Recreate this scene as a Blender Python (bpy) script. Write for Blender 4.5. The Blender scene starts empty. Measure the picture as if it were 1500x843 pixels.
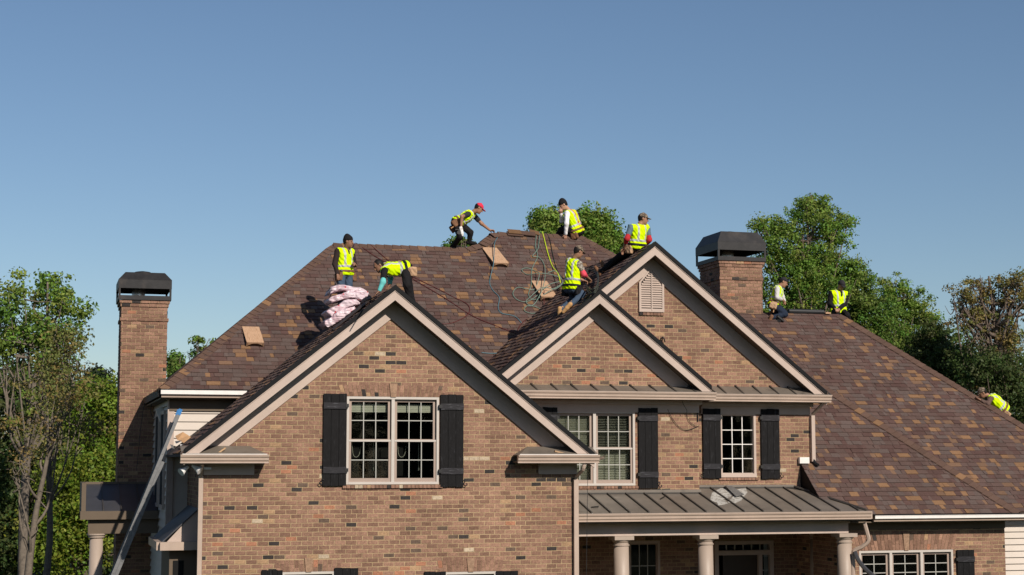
import bpy, math, random
import numpy as np
from mathutils import Vector

# ------------------------------------------------------------------ camera, sky, sun, exposure
H = 4.8                                     # lens height above the lawn; z below is relative to the lens
FOC, CX, CY = 2450.0, 750.0, 421.5          # photograph pixels (1500 x 843)
TH = math.radians(5.907); PSI = math.radians(15.58)
scene = bpy.context.scene
col = scene.collection
cam_d = bpy.data.cameras.new('camera'); cam = bpy.data.objects.new('camera', cam_d); col.objects.link(cam)
cam.location = (0, 0, H); cam.rotation_euler = (math.pi/2 + TH, 0, -PSI)
cam_d.sensor_fit = 'HORIZONTAL'; cam_d.sensor_width = 36; cam_d.lens = 36*FOC/1500
cam_d.clip_start = 0.1; cam_d.clip_end = 2000
scene.camera = cam
SUN_AZ, SUN_EL = math.radians(16), math.radians(31)
world = bpy.data.worlds.new('World'); scene.world = world; world.use_nodes = True
wn = world.node_tree.nodes; wl = world.node_tree.links
bg = wn['Background']; sky = wn.new('ShaderNodeTexSky'); sky.sky_type = 'NISHITA'; sky.sun_disc = False
sky.sun_elevation = SUN_EL; sky.sun_rotation = math.pi - SUN_AZ
sky.air_density = 1.0; sky.dust_density = 0.5; sky.ozone_density = 3.2; sky.altitude = 500
wl.new(sky.outputs[0], bg.inputs[0]); bg.inputs[1].default_value = 0.08
sd = bpy.data.lights.new('sun', 'SUN'); sun = bpy.data.objects.new('sun', sd); col.objects.link(sun)
sd.energy = 5.0; sd.angle = math.radians(0.53); sd.color = (1.0, 0.91, 0.80)
TO_SUN = Vector((math.sin(SUN_AZ)*math.cos(SUN_EL), -math.cos(SUN_AZ)*math.cos(SUN_EL), math.sin(SUN_EL)))
sun.rotation_euler = TO_SUN.to_track_quat('Z', 'Y').to_euler(); sun.location = (20, -30, 40)
scene.view_settings.view_transform = 'Standard'; scene.view_settings.look = 'None'
scene.view_settings.exposure = 0.0; scene.view_settings.gamma = 1.0
scene.view_settings.use_curve_mapping = False
scene.render.engine = 'CYCLES'
scene.render.resolution_x = 1024; scene.render.resolution_y = 575

# ------------------------------------------------------------------ pixel -> place
s_, c_ = math.sin, math.cos
FW = np.array([s_(PSI)*c_(TH), c_(PSI)*c_(TH), s_(TH)])
RT = np.array([c_(PSI), -s_(PSI), 0.0])
UP = np.array([-s_(PSI)*s_(TH), -c_(PSI)*s_(TH), c_(TH)])
def ray(u, v): return FW + RT*(u-CX)/FOC - UP*(v-CY)/FOC
def at(u, v, Y): r = ray(u, v); return r*(Y/r[1])
def cast(u, v, p, n):
    r = ray(u, v); p = np.array(p, float); n = np.array(n, float); return r*(p@n/(r@n))
def proj(p):
    p = np.asarray(p, float); d = p@FW; return CX+FOC*(p@RT)/d, CY-FOC*(p@UP)/d
def unit(a): a = np.asarray(a, float); return a/np.linalg.norm(a)

# ------------------------------------------------------------------ objects
ORG = {}
def tag(o, label=None, cat=None, group=None, kind=None):
    if label: o['label'] = label
    if cat: o['category'] = cat
    if group: o['group'] = group
    if kind: o['kind'] = kind
    return o
def thing(name, label, cat, loc, group=None):
    o = bpy.data.objects.new(name, None); col.objects.link(o)
    o.empty_display_size = 0.2
    o.location = (loc[0], loc[1], loc[2]+H); ORG[o] = np.array(loc, float)
    return tag(o, label, cat, group)
def link_mesh(name, me, mat, parent, loc=None):
    o = bpy.data.objects.new(name, me); col.objects.link(o)
    if mat and not me.materials: me.materials.append(mat)
    if parent is not None:
        o.parent = parent; ORG[o] = ORG[parent]
        if loc is not None: o.location = Vector(np.asarray(loc, float)-ORG[parent])
    return o
def np_mesh(name, V, F, tint=None, smooth=False):
    """V (n,3), F (m,k) all faces the same size."""
    me = bpy.data.meshes.new(name); n = len(V); m, k = F.shape
    me.vertices.add(n); me.vertices.foreach_set('co', np.ascontiguousarray(V, np.float32).ravel())
    me.loops.add(m*k); me.loops.foreach_set('vertex_index', np.ascontiguousarray(F, np.int32).ravel())
    me.polygons.add(m); me.polygons.foreach_set('loop_start', np.arange(0, m*k, k, dtype=np.int32))
    me.polygons.foreach_set('use_smooth', np.full(m, smooth))
    me.update(calc_edges=True)
    if tint is not None:
        a = me.attributes.new('tint', 'FLOAT_COLOR', 'FACE')
        c = np.ones((m, 4), np.float32); c[:, :3] = tint; a.data.foreach_set('color', c.ravel())
    return me

class MB:
    def __init__(s): s.v = []; s.f = []; s.t = []
    def poly(s, pts, tint=(1, 1, 1)):
        i = len(s.v); s.v += [tuple(p) for p in pts]; s.f.append(tuple(range(i, i+len(pts)))); s.t.append(tint)
    def prism(s, pts, d, tint=(1, 1, 1), back=True):
        """polygon pts (list of 3-vectors) pushed along vector d"""
        n = len(pts); i = len(s.v); P = [np.asarray(p, float) for p in pts]; d = np.asarray(d, float)
        nn = np.zeros(3)
        for k in range(n): nn += np.cross(P[k], P[(k+1) % n])
        if nn@d > 0: P = P[::-1]
        s.v += [tuple(p) for p in P]+[tuple(p+d) for p in P]
        s.f.append(tuple(range(i, i+n))); s.t.append(tint)
        if back: s.f.append(tuple(range(i+2*n-1, i+n-1, -1))); s.t.append(tint)
        for k in range(n):
            k2 = (k+1) % n; s.f.append((i+k2, i+k, i+n+k, i+n+k2)); s.t.append(tint)
        return s
    def box(s, x0, x1, y0, y1, z0, z1, tint=(1, 1, 1)):
        return s.prism([(x0, y0, z0), (x1, y0, z0), (x1, y0, z1), (x0, y0, z1)], (0, y1-y0, 0), tint)
    def obox(s, c, ax, ay, az, tint=(1, 1, 1)):
        c, ax, ay, az = [np.asarray(q, float) for q in (c, ax, ay, az)]
        return s.prism([c-ax-ay-az, c+ax-ay-az, c+ax+ay-az, c-ax+ay-az], 2*az, tint)
    def tube(s, path, r, n=8, tint=(1, 1, 1), cap=True):
        P = [np.asarray(p, float) for p in path]; m = len(P)
        R = r if hasattr(r, '__len__') else [r]*m
        i0 = len(s.v); a = None
        for j in range(m):
            t = unit(P[min(j+1, m-1)]-P[max(j-1, 0)]+1e-9)
            if a is None:
                h = np.array([0, 0, 1.]) if abs(t[2]) < .9 else np.array([1., 0, 0]); a = unit(np.cross(t, h))
            a = unit(a-t*(a@t)); b = np.cross(t, a)
            for k in range(n):
                w = 2*math.pi*k/n; s.v.append(tuple(P[j]+R[j]*(math.cos(w)*a+math.sin(w)*b)))
        for j in range(m-1):
            for k in range(n):
                k2 = (k+1) % n
                s.f.append((i0+j*n+k, i0+j*n+k2, i0+(j+1)*n+k2, i0+(j+1)*n+k)); s.t.append(tint)
        if cap:
            s.f.append(tuple(i0+k for k in range(n-1, -1, -1))); s.t.append(tint)
            s.f.append(tuple(i0+(m-1)*n+k for k in range(n))); s.t.append(tint)
        return s
    def lathe(s, prof, c, n=24, tint=(1, 1, 1)):
        i0 = len(s.v)
        for (r, z) in prof:
            for k in range(n):
                w = 2*math.pi*k/n; s.v.append((c[0]+r*math.cos(w), c[1]+r*math.sin(w), c[2]+z))
        for j in range(len(prof)-1):
            for k in range(n):
                k2 = (k+1) % n; s.f.append((i0+j*n+k, i0+j*n+k2, i0+(j+1)*n+k2, i0+(j+1)*n+k)); s.t.append(tint)
        s.f.append(tuple(i0+k for k in range(n-1, -1, -1))); s.t.append(tint)
        m = len(prof)-1; s.f.append(tuple(i0+m*n+k for k in range(n))); s.t.append(tint)
        return s
    def build(s, name, mat, parent=None, org=None, smooth=False, kind=None):
        o0 = ORG[parent] if parent is not None else np.array(org if org is not None else (0, 0, 0), float)
        me = bpy.data.meshes.new(name)
        V = (np.array(s.v, float).reshape(-1, 3)-o0)
        me.from_pydata(V.tolist(), [], s.f)
        a = me.attributes.new('tint', 'FLOAT_COLOR', 'FACE')
        c = np.ones((len(s.f), 4), np.float32); c[:, :3] = np.array(s.t, np.float32).reshape(-1, 3); a.data.foreach_set('color', c.ravel())
        if smooth: me.polygons.foreach_set('use_smooth', np.ones(len(s.f), bool))
        me.update()
        o = link_mesh(name, me, mat, parent)
        if parent is None: o.location = (o0[0], o0[1], o0[2]+H); ORG[o] = o0
        if kind: o['kind'] = kind
        return o

def clip(poly, conv):
    """Sutherland-Hodgman: poly (list of 2D) against convex conv (either winding)."""
    ar = sum(conv[i][0]*conv[(i+1) % len(conv)][1]-conv[(i+1) % len(conv)][0]*conv[i][1] for i in range(len(conv)))
    if ar < 0: conv = conv[::-1]
    out = poly
    for i in range(len(conv)):
        ax, ay = conv[i]; bx, by = conv[(i+1) % len(conv)]
        inp = out; out = []
        if not inp: return []
        def sd(p): return (bx-ax)*(p[1]-ay)-(by-ay)*(p[0]-ax)
        for j in range(len(inp)):
            p, q = inp[j], inp[(j+1) % len(inp)]; dp, dq = sd(p), sd(q)
            if dp >= 0: out.append(p)
            if (dp >= 0) != (dq >= 0):
                t = dp/(dp-dq); out.append((p[0]+(q[0]-p[0])*t, p[1]+(q[1]-p[1])*t))
    return out
def area2(p): return abs(sum(p[i][0]*p[(i+1) % len(p)][1]-p[(i+1) % len(p)][0]*p[i][1] for i in range(len(p))))/2
def smooth_path(pts, n=6):
    P = [np.asarray(p, float) for p in pts]; out = []
    for i in range(len(P)-1):
        a, b, c, d = P[max(i-1, 0)], P[i], P[i+1], P[min(i+2, len(P)-1)]
        for k in range(n):
            t = k/n; out.append(.5*((2*b)+(c-a)*t+(2*a-5*b+4*c-d)*t*t+(3*b-a-3*c+d)*t**3))
    out.append(P[-1]); return out

# ------------------------------------------------------------------ materials
MATS = {}
def mat(name, color=(.5, .5, .5), rough=.6, src=None, nscale=8.0, namt=.15, bump=0.0, bscale=60.0, spec=.4, metal=0.0, stretch=None, transl=0.0, blot=None, weather=0.0):
    """Principled; src 'attr' multiplies the per-piece tint, 'obj' the object colour; namt = noise wear on the colour."""
    if name in MATS: return MATS[name]
    m = bpy.data.materials.new(name); m.use_nodes = True; N = m.node_tree.nodes; L = m.node_tree.links
    b = N['Principled BSDF']; b.inputs['Roughness'].default_value = rough; b.inputs['Metallic'].default_value = metal
    b.inputs['Specular IOR Level'].default_value = spec
    tc = N.new('ShaderNodeTexCoord'); vec = tc.outputs['Object']
    if stretch:
        mp = N.new('ShaderNodeMapping'); mp.inputs['Scale'].default_value = stretch; L.new(vec, mp.inputs[0]); vec = mp.outputs[0]
    if src == 'attr':
        a = N.new('ShaderNodeAttribute'); a.attribute_name = 'tint'; cout = a.outputs['Color']
        if tuple(color) != (1, 1, 1):
            mm = N.new('ShaderNodeMixRGB'); mm.blend_type = 'MULTIPLY'; mm.inputs[0].default_value = 1; mm.inputs[2].default_value = (*color, 1)
            L.new(cout, mm.inputs[1]); cout = mm.outputs[0]
    elif src == 'obj':
        a = N.new('ShaderNodeObjectInfo'); cout = a.outputs['Color']
    else:
        a = N.new('ShaderNodeRGB'); a.outputs[0].default_value = (*color, 1); cout = a.outputs[0]
    if namt > 0:
        nz = N.new('ShaderNodeTexNoise'); nz.inputs['Scale'].default_value = nscale; nz.inputs['Detail'].default_value = 5; nz.inputs['Roughness'].default_value = .65
        L.new(vec, nz.inputs['Vector'])
        r = N.new('ShaderNodeMapRange'); r.inputs[1].default_value = .25; r.inputs[2].default_value = .75
        r.inputs[3].default_value = 1-namt; r.inputs[4].default_value = 1+namt
        L.new(nz.outputs[0], r.inputs[0])
        mx = N.new('ShaderNodeMixRGB'); mx.blend_type = 'MULTIPLY'; mx.inputs[0].default_value = 1
        L.new(cout, mx.inputs[1]); L.new(r.outputs[0], mx.inputs[2]); cout = mx.outputs[0]
    if weather:   # broad uneven weathering that runs across neighbouring pieces
        ge = N.new('ShaderNodeNewGeometry'); nw = N.new('ShaderNodeTexNoise'); nw.inputs['Scale'].default_value = .9; nw.inputs['Detail'].default_value = 6; nw.inputs['Roughness'].default_value = .7
        mw = N.new('ShaderNodeMapping'); mw.inputs['Scale'].default_value = (1.3, 1.3, .75); L.new(ge.outputs['Position'], mw.inputs[0]); L.new(mw.outputs[0], nw.inputs['Vector'])
        rw = N.new('ShaderNodeMapRange'); rw.inputs[1].default_value = .3; rw.inputs[2].default_value = .7; rw.inputs[3].default_value = 1-weather; rw.inputs[4].default_value = 1+weather*.8; L.new(nw.outputs[0], rw.inputs[0])
        xw = N.new('ShaderNodeMixRGB'); xw.blend_type = 'MULTIPLY'; xw.inputs[0].default_value = 1; L.new(cout, xw.inputs[1]); L.new(rw.outputs[0], xw.inputs[2]); cout = xw.outputs[0]
    if blot:   # a second colour in patches: (colour, scale, threshold, softness)
        n2 = N.new('ShaderNodeTexNoise'); n2.inputs['Scale'].default_value = blot[1]; n2.inputs['Detail'].default_value = 6
        L.new(vec, n2.inputs['Vector'])
        r2 = N.new('ShaderNodeMapRange'); r2.inputs[1].default_value = blot[2]; r2.inputs[2].default_value = blot[2]+blot[3]
        L.new(n2.outputs[0], r2.inputs[0])
        m2 = N.new('ShaderNodeMixRGB'); m2.inputs[2].default_value = (*blot[0], 1); L.new(r2.outputs[0], m2.inputs[0]); L.new(cout, m2.inputs[1]); cout = m2.outputs[0]
    L.new(cout, b.inputs['Base Color'])
    if bump > 0:
        nb = N.new('ShaderNodeTexNoise'); nb.inputs['Scale'].default_value = bscale; nb.inputs['Detail'].default_value = 3; L.new(vec, nb.inputs['Vector'])
        bp = N.new('ShaderNodeBump'); bp.inputs['Strength'].default_value = bump; bp.inputs['Distance'].default_value = .01
        L.new(nb.outputs[0], bp.inputs['Height']); L.new(bp.outputs[0], b.inputs['Normal'])
    if transl > 0:
        tr = N.new('ShaderNodeBsdfTranslucent'); L.new(cout, tr.inputs[0]); ms = N.new('ShaderNodeMixShader'); ms.inputs[0].default_value = transl
        out = N['Material Output']; L.new(b.outputs[0], ms.inputs[1]); L.new(tr.outputs[0], ms.inputs[2]); L.new(ms.outputs[0], out.inputs[0])
    MATS[name] = m; return m
def glass_mat():
    m = bpy.data.materials.new('window_glass'); m.use_nodes = True; N = m.node_tree.nodes; L = m.node_tree.links
    N.remove(N['Principled BSDF']); out = N['Material Output']
    tr = N.new('ShaderNodeBsdfTransparent'); tr.inputs[0].default_value = (.84, .86, .84, 1)
    gl = N.new('ShaderNodeBsdfGlossy'); gl.inputs['Roughness'].default_value = .03
    fr = N.new('ShaderNodeFresnel'); fr.inputs[0].default_value = 1.28
    ms = N.new('ShaderNodeMixShader'); L.new(fr.outputs[0], ms.inputs[0]); L.new(tr.outputs[0], ms.inputs[1]); L.new(gl.outputs[0], ms.inputs[2]); L.new(ms.outputs[0], out.inputs[0])
    return m
GLASS = glass_mat()
M_BRICK = mat('brick', (1, 1, 1), .85, 'attr', 28, .36, .5, 90, .2, weather=.2)
M_BRICKO = mat('brick_piece', (1, 1, 1), .85, 'obj', 28, .36, .5, 90, .2, weather=.2)
M_MORTAR = mat('mortar', (.39, .285, .168), .95, None, 20, .25, .4, 120, .1, weather=.2)
M_SHING = mat('shingle', (1, 1, 1), .9, 'attr', 45, .22, .6, 160, .15, weather=.14)
M_SHINGO = mat('shingle_piece', (1, 1, 1), .9, 'obj', 45, .22, .6, 160, .15, weather=.14)
M_DECK = mat('roof_deck', (.05, .035, .03), .9)
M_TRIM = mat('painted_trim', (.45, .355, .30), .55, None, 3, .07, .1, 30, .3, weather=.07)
M_TRIMD = mat('shaded_soffit_paint', (.115, .083, .055), .65, None, 3, .08)  # dark tan soffit paint, deepened to carry shade; also on shaded trim
M_GUT = mat('gutter_paint', (.43, .33, .265), .35, None, 4, .08, 0, 30, .5, weather=.10)
M_PALE = mat('pale_flashing', (.74, .70, .66), .4, None, 6, .08, 0, 30, .5)
M_DRIP = mat('drip_edge', (.008, .008, .009), .6, None, 6, .1, spec=.12)
M_SIDE = mat('lap_siding', (.54, .475, .415), .6, None, 2.5, .07, .1, 40, .3)
M_SHUT = mat('shutter_stain', (.008, .0075, .008), .6, None, 14, .4, .25, 40, .12, stretch=(4, 4, .7), blot=((.04, .04, .045), 9, .60, .22))
M_BATTEN = mat('batten_stain', (.018, .017, .02), .55, None, 14, .4, .25, 40, .2, stretch=(.7, 4, 4), blot=((.09, .09, .10), 9, .56, .22))
M_FRAME = mat('window_vinyl', (.48, .435, .39), .45, None, 5, .05)
M_SASH = mat('window_sash', (.33, .25, .205), .5, None, 5, .06)
M_MUNT = mat('window_grille', (.36, .355, .32), .5, None, 5, .04)
M_BLIND = mat('window_blind', (.45, .44, .36), .6, None, 5, .08)
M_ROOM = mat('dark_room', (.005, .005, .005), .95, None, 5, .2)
M_METAL = mat('porch_metal', (.155, .130, .105), .5, None, 1.6, .16, .08, 12, .5, blot=((.11, .092, .075), 5, .56, .2), weather=.15)
M_SEAM = mat('seam_metal', (.05, .044, .038), .5, None, 5, .15)
M_METDK = mat('dark_metal_roof', (.045, .045, .05), .45, None, 3, .15)
M_CAP = mat('chimney_cap_metal', (.022, .021, .022), .5, None, 4, .35, .1, 15, .25, blot=((.05, .042, .038), 3, .55, .2))
M_FLUE = mat('galvanised_flue', (.45, .45, .44), .35, None, 8, .15, metal=.8)
M_COLUMN = mat('column_paint', (.36, .285, .23), .5, None, 3, .06)
M_ALU = mat('aluminium', (.17, .172, .175), .5, None, 12, .15, metal=.3)
M_BLUEP = mat('blue_plastic', (.03, .17, .42), .4, None, 9, .1)
M_IRON = mat('black_iron', (.01, .01, .01), .5, None, 9, .1)
M_WHITE = mat('white_plastic', (.75, .74, .72), .4, None, 9, .06)
# ------------------------------------------------------------------ ground
g = MB(); g.poly([(-500, -60, -H), (500, -60, -H), (500, 900, -H), (-500, 900, -H)])
M_LAWN = mat('lawn', (.032, .046, .016), .95, None, .35, .35, .5, 3, .1, blot=((.06, .048, .03), .12, .52, .15))
tag(g.build('ground', M_LAWN), 'grassy lawn and forest floor round the house', kind='structure')

# ------------------------------------------------------------------ the house
T = .80                                     # roof pitch, rise over run
Y1, YR1 = 30.80, 30.38                      # front gable wall, its rake
Y3, YR3 = 32.50, 32.08                      # small middle gable
Y4, YR4 = 32.90, 32.48                      # large right gable
YM, YE = 34.20, 33.85                       # main wall, main eave
YA, YAE = 32.05, 31.60                      # right wing wall and eave
YB, YBE = 32.95, 32.49
house = thing('brick_house', 'large brown brick house with steep gables and a patchy brown shingle roof', 'house', (10, 36, -H))

rb = random.Random(5)
def brick_tint(r, pinker=0.0):
    q = r.random()
    if q < .028: c = (.040, .033, .031)
    elif q < .055: c = (.115, .078, .058)
    elif q < .077: c = (.33, .150, .090)
    elif q < .082: c = (.44, .35, .25)
    elif q < .105: c = (.34, .215, .125)
    else:
        a = r.random(); lo = (.178, .100, .069); hi = (.292, .168, .116); c = tuple(lo[i]+(hi[i]-lo[i])*a for i in range(3))
    k = .90+.2*r.random()
    return tuple(min(.8, x*k) for x in c)
CH, BL, MJ = .0813, .203, .0135              # course, brick + joint, joint
STRETCH = []                                # whole stretchers that may become bricks of their own
def brick_face(brickwork, org, u, v, n, polys, holes=(), phase=0.0, pool=None, course=CH, length=BL, proud=.0045):
    """bricks on the plane org + a*u + b*v, faces proud along n"""
    org, u, v, n = [np.asarray(q, float) for q in (org, u, v, n)]
    for poly in polys:
        a0 = min(p[0] for p in poly); a1 = max(p[0] for p in poly); b0 = min(p[1] for p in poly); b1 = max(p[1] for p in poly)
        for r in range(int(math.floor(b0/course)), int(math.ceil(b1/course))+1):
            z0 = r*course+MJ/2; z1 = (r+1)*course-MJ/2; zc = (z0+z1)/2
            spans = [(a0-.01, a1+.01)]
            for (h0, h1, g0, g1) in holes:
                if g0 < zc < g1:
                    ns = []
                    for (s0, s1) in spans:
                        if h1 <= s0 or h0 >= s1: ns.append((s0, s1)); continue
                        if h0 > s0: ns.append((s0, h0))
                        if h1 < s1: ns.append((h1, s1))
                    spans = ns
            off = phase+(length/2 if r % 2 else 0)+rb.uniform(-.006, .006)
            for k in range(int(math.floor((a0-off)/length))-1, int(math.ceil((a1-off)/length))+1):
                x0 = off+k*length; x1 = x0+length
                tint = brick_tint(rb)
                for (s0, s1) in spans:
                    e0, e1 = max(x0+MJ/2, s0), min(x1-MJ/2, s1)
                    if e1-e0 < .02: continue
                    j = rb.uniform(-.0025, .0025)
                    q = clip([(e0, z0+j), (e1, z0-j), (e1, z1+j), (e0, z1-j)], poly)
                    if len(q) < 3 or area2(q) < .0006: continue
                    pr = proud+rb.uniform(-.0025, .003)
                    if pool is not None and e1-e0 > length-MJ-.002 and len(q) == 4 and area2(q) > .0118:
                        STRETCH.append((pool, org+u*(e0+e1)/2+v*zc+n*pr, tint)); continue
                    P = [org+u*p[0]+v*p[1]+n*pr for p in q]
                    brickwork.prism(P, -n*(pr+.004), tint, back=False)
def slab(name, pts, d, m, parent=house, **kw): return MB().prism(pts, d).build(name, m, parent, **kw)

def wall_slab(polys, Y, d, holes, m=M_MORTAR):
    """backing wall in the plane y = Y with real openings"""
    mb = MB()
    for poly in polys:
        xs = sorted({p[0] for p in poly} | {h[0] for h in holes} | {h[1] for h in holes}); zs = sorted({p[1] for p in poly} | {h[2] for h in holes} | {h[3] for h in holes})
        for i in range(len(xs)-1):
            run = None
            for k in range(len(zs)-1):
                c = ((xs[i]+xs[i+1])/2, (zs[k]+zs[k+1])/2)
                solid = not any(h[0] < c[0] < h[1] and h[2] < c[1] < h[3] for h in holes)
                if solid and run is None: run = zs[k]
                if run is not None and (not solid or k == len(zs)-2):
                    top = zs[k+1] if solid else zs[k]
                    q = clip([(xs[i], run), (xs[i+1], run), (xs[i+1], top), (xs[i], top)], poly); run = None
                    if len(q) > 2: mb.prism([(x, Y, z) for x, z in q], (0, d, 0))
    return mb.build('wall', m, house)
BW = MB()                                   # every brick that is not one of the 300
NX, UXv, UZv, NY = np.array([-1., 0, 0]), np.array([1., 0, 0]), np.array([0, 0, 1.]), np.array([0, -1., 0])
GX1, GZ1, XL1, XR1 = 6.22, 3.22, 2.35, 10.12     # ridge x, apex, eaves
WX0, WX1 = 2.80, 9.87
GX3, XR3 = 10.80, 13.22
GX4, GZ4, XR4 = 12.15, 4.51, 16.02
GZ3 = GZ4-T*(GX4-GX3)
def roofline(X, gx, gz): return gz-T*abs(X-gx)

# windows: (x0, x1, z0, z1) openings
def rect(u0, v0, u1, v1, Y):
    a = at(u0, v0, Y); b = at(u1, v1, Y); return (a[0], b[0], b[2], a[2])
W1 = rect(508, 581, 642.5, 709.5, Y1)
W3 = rect(811, 602, 930.5, 711.5, Y3)
W4 = rect(1054, 605, 1108, 699, Y4)
WA = rect(1258, 807.5, 1398, 900, YA)
W1a = rect(413, 838.5, 489, 960, Y1); W1b = rect(651, 838.5, 727, 960, Y1)
VENT = rect(935, 391, 972, 458, Y4)

# --- walls with their bricks
def zb(z): return z
wall1 = wall_slab([[(WX0, -H), (WX1, -H), (WX1, roofline(WX1, GX1, GZ1)-.2), (GX1, GZ1-.2), (WX0, roofline(WX0, GX1, GZ1)-.2)]], Y1, .2, [W1, W1a, W1b])
poly1 = [(WX0, -3.4), (WX1, -3.4), (WX1, roofline(WX1, GX1, GZ1)-.3), (GX1, GZ1-.3), (WX0, roofline(WX0, GX1, GZ1)-.3)]
def arch_hole(w, h=.22, over=.10): return (w[0]-over, w[1]+over, w[3]-.02, w[3]+h)
def sill_hole(w, over=.07, h=.075): return (w[0]-over, w[1]+over, w[2]-h, w[2]+.01)
holes1 = [W1, W1a, W1b, arch_hole(W1), sill_hole(W1), arch_hole(W1a), arch_hole(W1b)]
brick_face(BW, (0, Y1, 0), UXv, UZv, NY, [poly1], holes1, .03, pool=wall1)
def soldier_arch(w, Y, h=.22, over=.10):
    """flat arch: bricks on edge fanning out from the middle, key brick proud"""
    xm = (w[0]+w[1])/2; W = w[1]-w[0]+2*over; n = int(W/.078); z0 = w[3]-.005
    for i in range(n):
        a0 = -W/2+W*i/n; a1 = -W/2+W*(i+1)/n
        lean = .18
        for (f0, f1) in ((0, .62), (.62, 1)) if i % 2 else ((0, .36), (.36, 1)):
            p = [];
            for (a, f) in ((a0+.004, f0), (a1-.004, f0), (a1-.004, f1), (a0+.004, f1)):
                p.append((xm+a*(1+lean*f*h/.22*.35), Y-.007-rb.uniform(0, .003), z0+.006+f*(h-.008)))
            zc = .004
            p[0] = (p[0][0], p[0][1], p[0][2]+zc); p[1] = (p[1][0], p[1][1], p[1][2]+zc)
            BW.prism(p, (0, .012, 0), brick_tint(rb), back=False)
    BW.prism([(xm-.05, Y-.028, z0), (xm+.05, Y-.028, z0), (xm+.075, Y-.028, z0+h+.035), (xm-.075, Y-.028, z0+h+.035)], (0, .03, 0), (.30, .19, .125), back=False)
def rowlock_sill(w, Y, over=.07, h=.07, proud=.05):
    n = int((w[1]-w[0]+2*over)/.075)
    for i in range(n):
        a0 = w[0]-over+(w[1]-w[0]+2*over)*i/n; a1 = w[0]-over+(w[1]-w[0]+2*over)*(i+1)/n
        BW.prism([(a0+.004, Y-proud, w[2]-h), (a1-.004, Y-proud, w[2]-h), (a1-.004, Y-proud, w[2]-.012), (a0+.004, Y-proud, w[2]-.012)], (0, proud+.01, 0), brick_tint(rb))
for w in (W1, W1a, W1b): soldier_arch(w, Y1)
rowlock_sill(W1, Y1)
# left side wall of the front gable (in shade)
slab('wall', [(WX0, Y1+.22, -H), (WX0, YM, -H), (WX0, YM, .05), (WX0, Y1+.22, .05)], (.2, 0, 0), M_MORTAR)
brick_face(BW, (WX0, 0, 0), (0, -1, 0), UZv, NX, [[(-YM, -3.2), (-Y1-.0, -3.2), (-Y1-.0, -.05), (-YM, -.05)]])
slab('wall', [(WX1, Y1+.22, -H), (WX1, YM+2, -H), (WX1, YM+2, .2), (WX1, Y1+.22, .2)], (-.2, 0, 0), M_MORTAR)
# middle and right gable walls
w3x0, w3x1, w4x1 = WX1, 13.08, 15.79
wall_slab([[(w3x0-1.2, 1.2), (w3x1, 1.2), (w3x1, roofline(w3x1, GX3, GZ3)-.2), (GX3, GZ3-.2), (8.6, roofline(8.6, GX3, GZ3)-.2)], [(w3x0, -1.3), (w3x1, -1.3), (w3x1, 1.2), (w3x0, 1.2)]], Y3, .2, [W3])
brick_face(BW, (0, Y3, 0), UXv, UZv, NY, [[(w3x0, -1.2), (w3x1, -1.2), (w3x1, 1.3), (w3x0, 1.3)], [(8.62, 1.3), (w3x1, 1.3), (w3x1, roofline(w3x1, GX3, GZ3)-.25), (GX3, GZ3-.3), (8.62, roofline(8.62, GX3, GZ3)-.25)]],
           [W3, sill_hole(W3, .0)], .07)
rowlock_sill((W3[0], W3[1]+.3, W3[2], W3[3]), Y3, 0, .06, .03)
brick_face(BW, (w3x1, 0, 0), (0, 1, 0), UZv, UXv, [[(Y3, -1.2), (Y4, -1.2), (Y4, 1.4), (Y3, 1.4)]])
wall_slab([[(9.4, -1.3), (w4x1, -1.3), (w4x1, roofline(w4x1, GX4, GZ4)-.2), (GX4, GZ4-.2), (9.4, roofline(9.4, GX4, GZ4)-.2)]], Y4, .2, [W4, (9.4, w3x1-.02, -1.3, 1.25)])
brick_face(BW, (0, Y4, 0), UXv, UZv, NY, [[(w3x1, -1.2), (w4x1, -1.2), (w4x1, 1.3), (w3x1, 1.3)], [(10.9, 1.3), (w4x1, 1.3), (w4x1, roofline(w4x1, GX4, GZ4)-.25), (GX4, GZ4-.3), (10.9, roofline(10.9, GX4, GZ4)-.25)]],
           [W4, sill_hole(W4, .04), (VENT[0], VENT[1], VENT[2]-.07, VENT[3]-.3), (VENT[0]+.08, VENT[1]-.08, VENT[3]-.3, VENT[3])], .11)
rowlock_sill(W4, Y4, .04, .065, .04); rowlock_sill((VENT[0]+.02, VENT[1]-.02, VENT[2], 0), Y4, .02, .07, .04)
slab('wall', [(w4x1, Y4+.22, -1.3), (w4x1, 38, -1.3), (w4x1, 38, 1.3), (w4x1, Y4+.22, 1.3)], (-.2, 0, 0), M_MORTAR)
brick_face(BW, (w4x1, 0, 0), (0, 1, 0), UZv, UXv, [[(Y4, -1.2), (38, -1.2), (38, 1.3), (Y4, 1.3)]])
# right wing wall
ax0, ax1 = 16.05, at(1472, 800, YA)[0]
wall_slab([[(ax0, -H), (ax1, -H), (ax1, -1.15), (ax0, -1.15)]], YA, .2, [WA])
brick_face(BW, (0, YA, 0), UXv, UZv, NY, [[(ax0, -3.4), (ax1, -3.4), (ax1, -1.2), (ax0, -1.2)]], [WA, arch_hole(WA, .34, .02)], .05)
soldier_arch(WA, YA, .34, .02)
slab('wall', [(ax1, YA+.2, -H), (ax1, YB+.3, -H), (ax1, YB+.3, -1.15), (ax1, YA+.2, -1.15)], (-.2, 0, 0), M_MORTAR)
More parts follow.
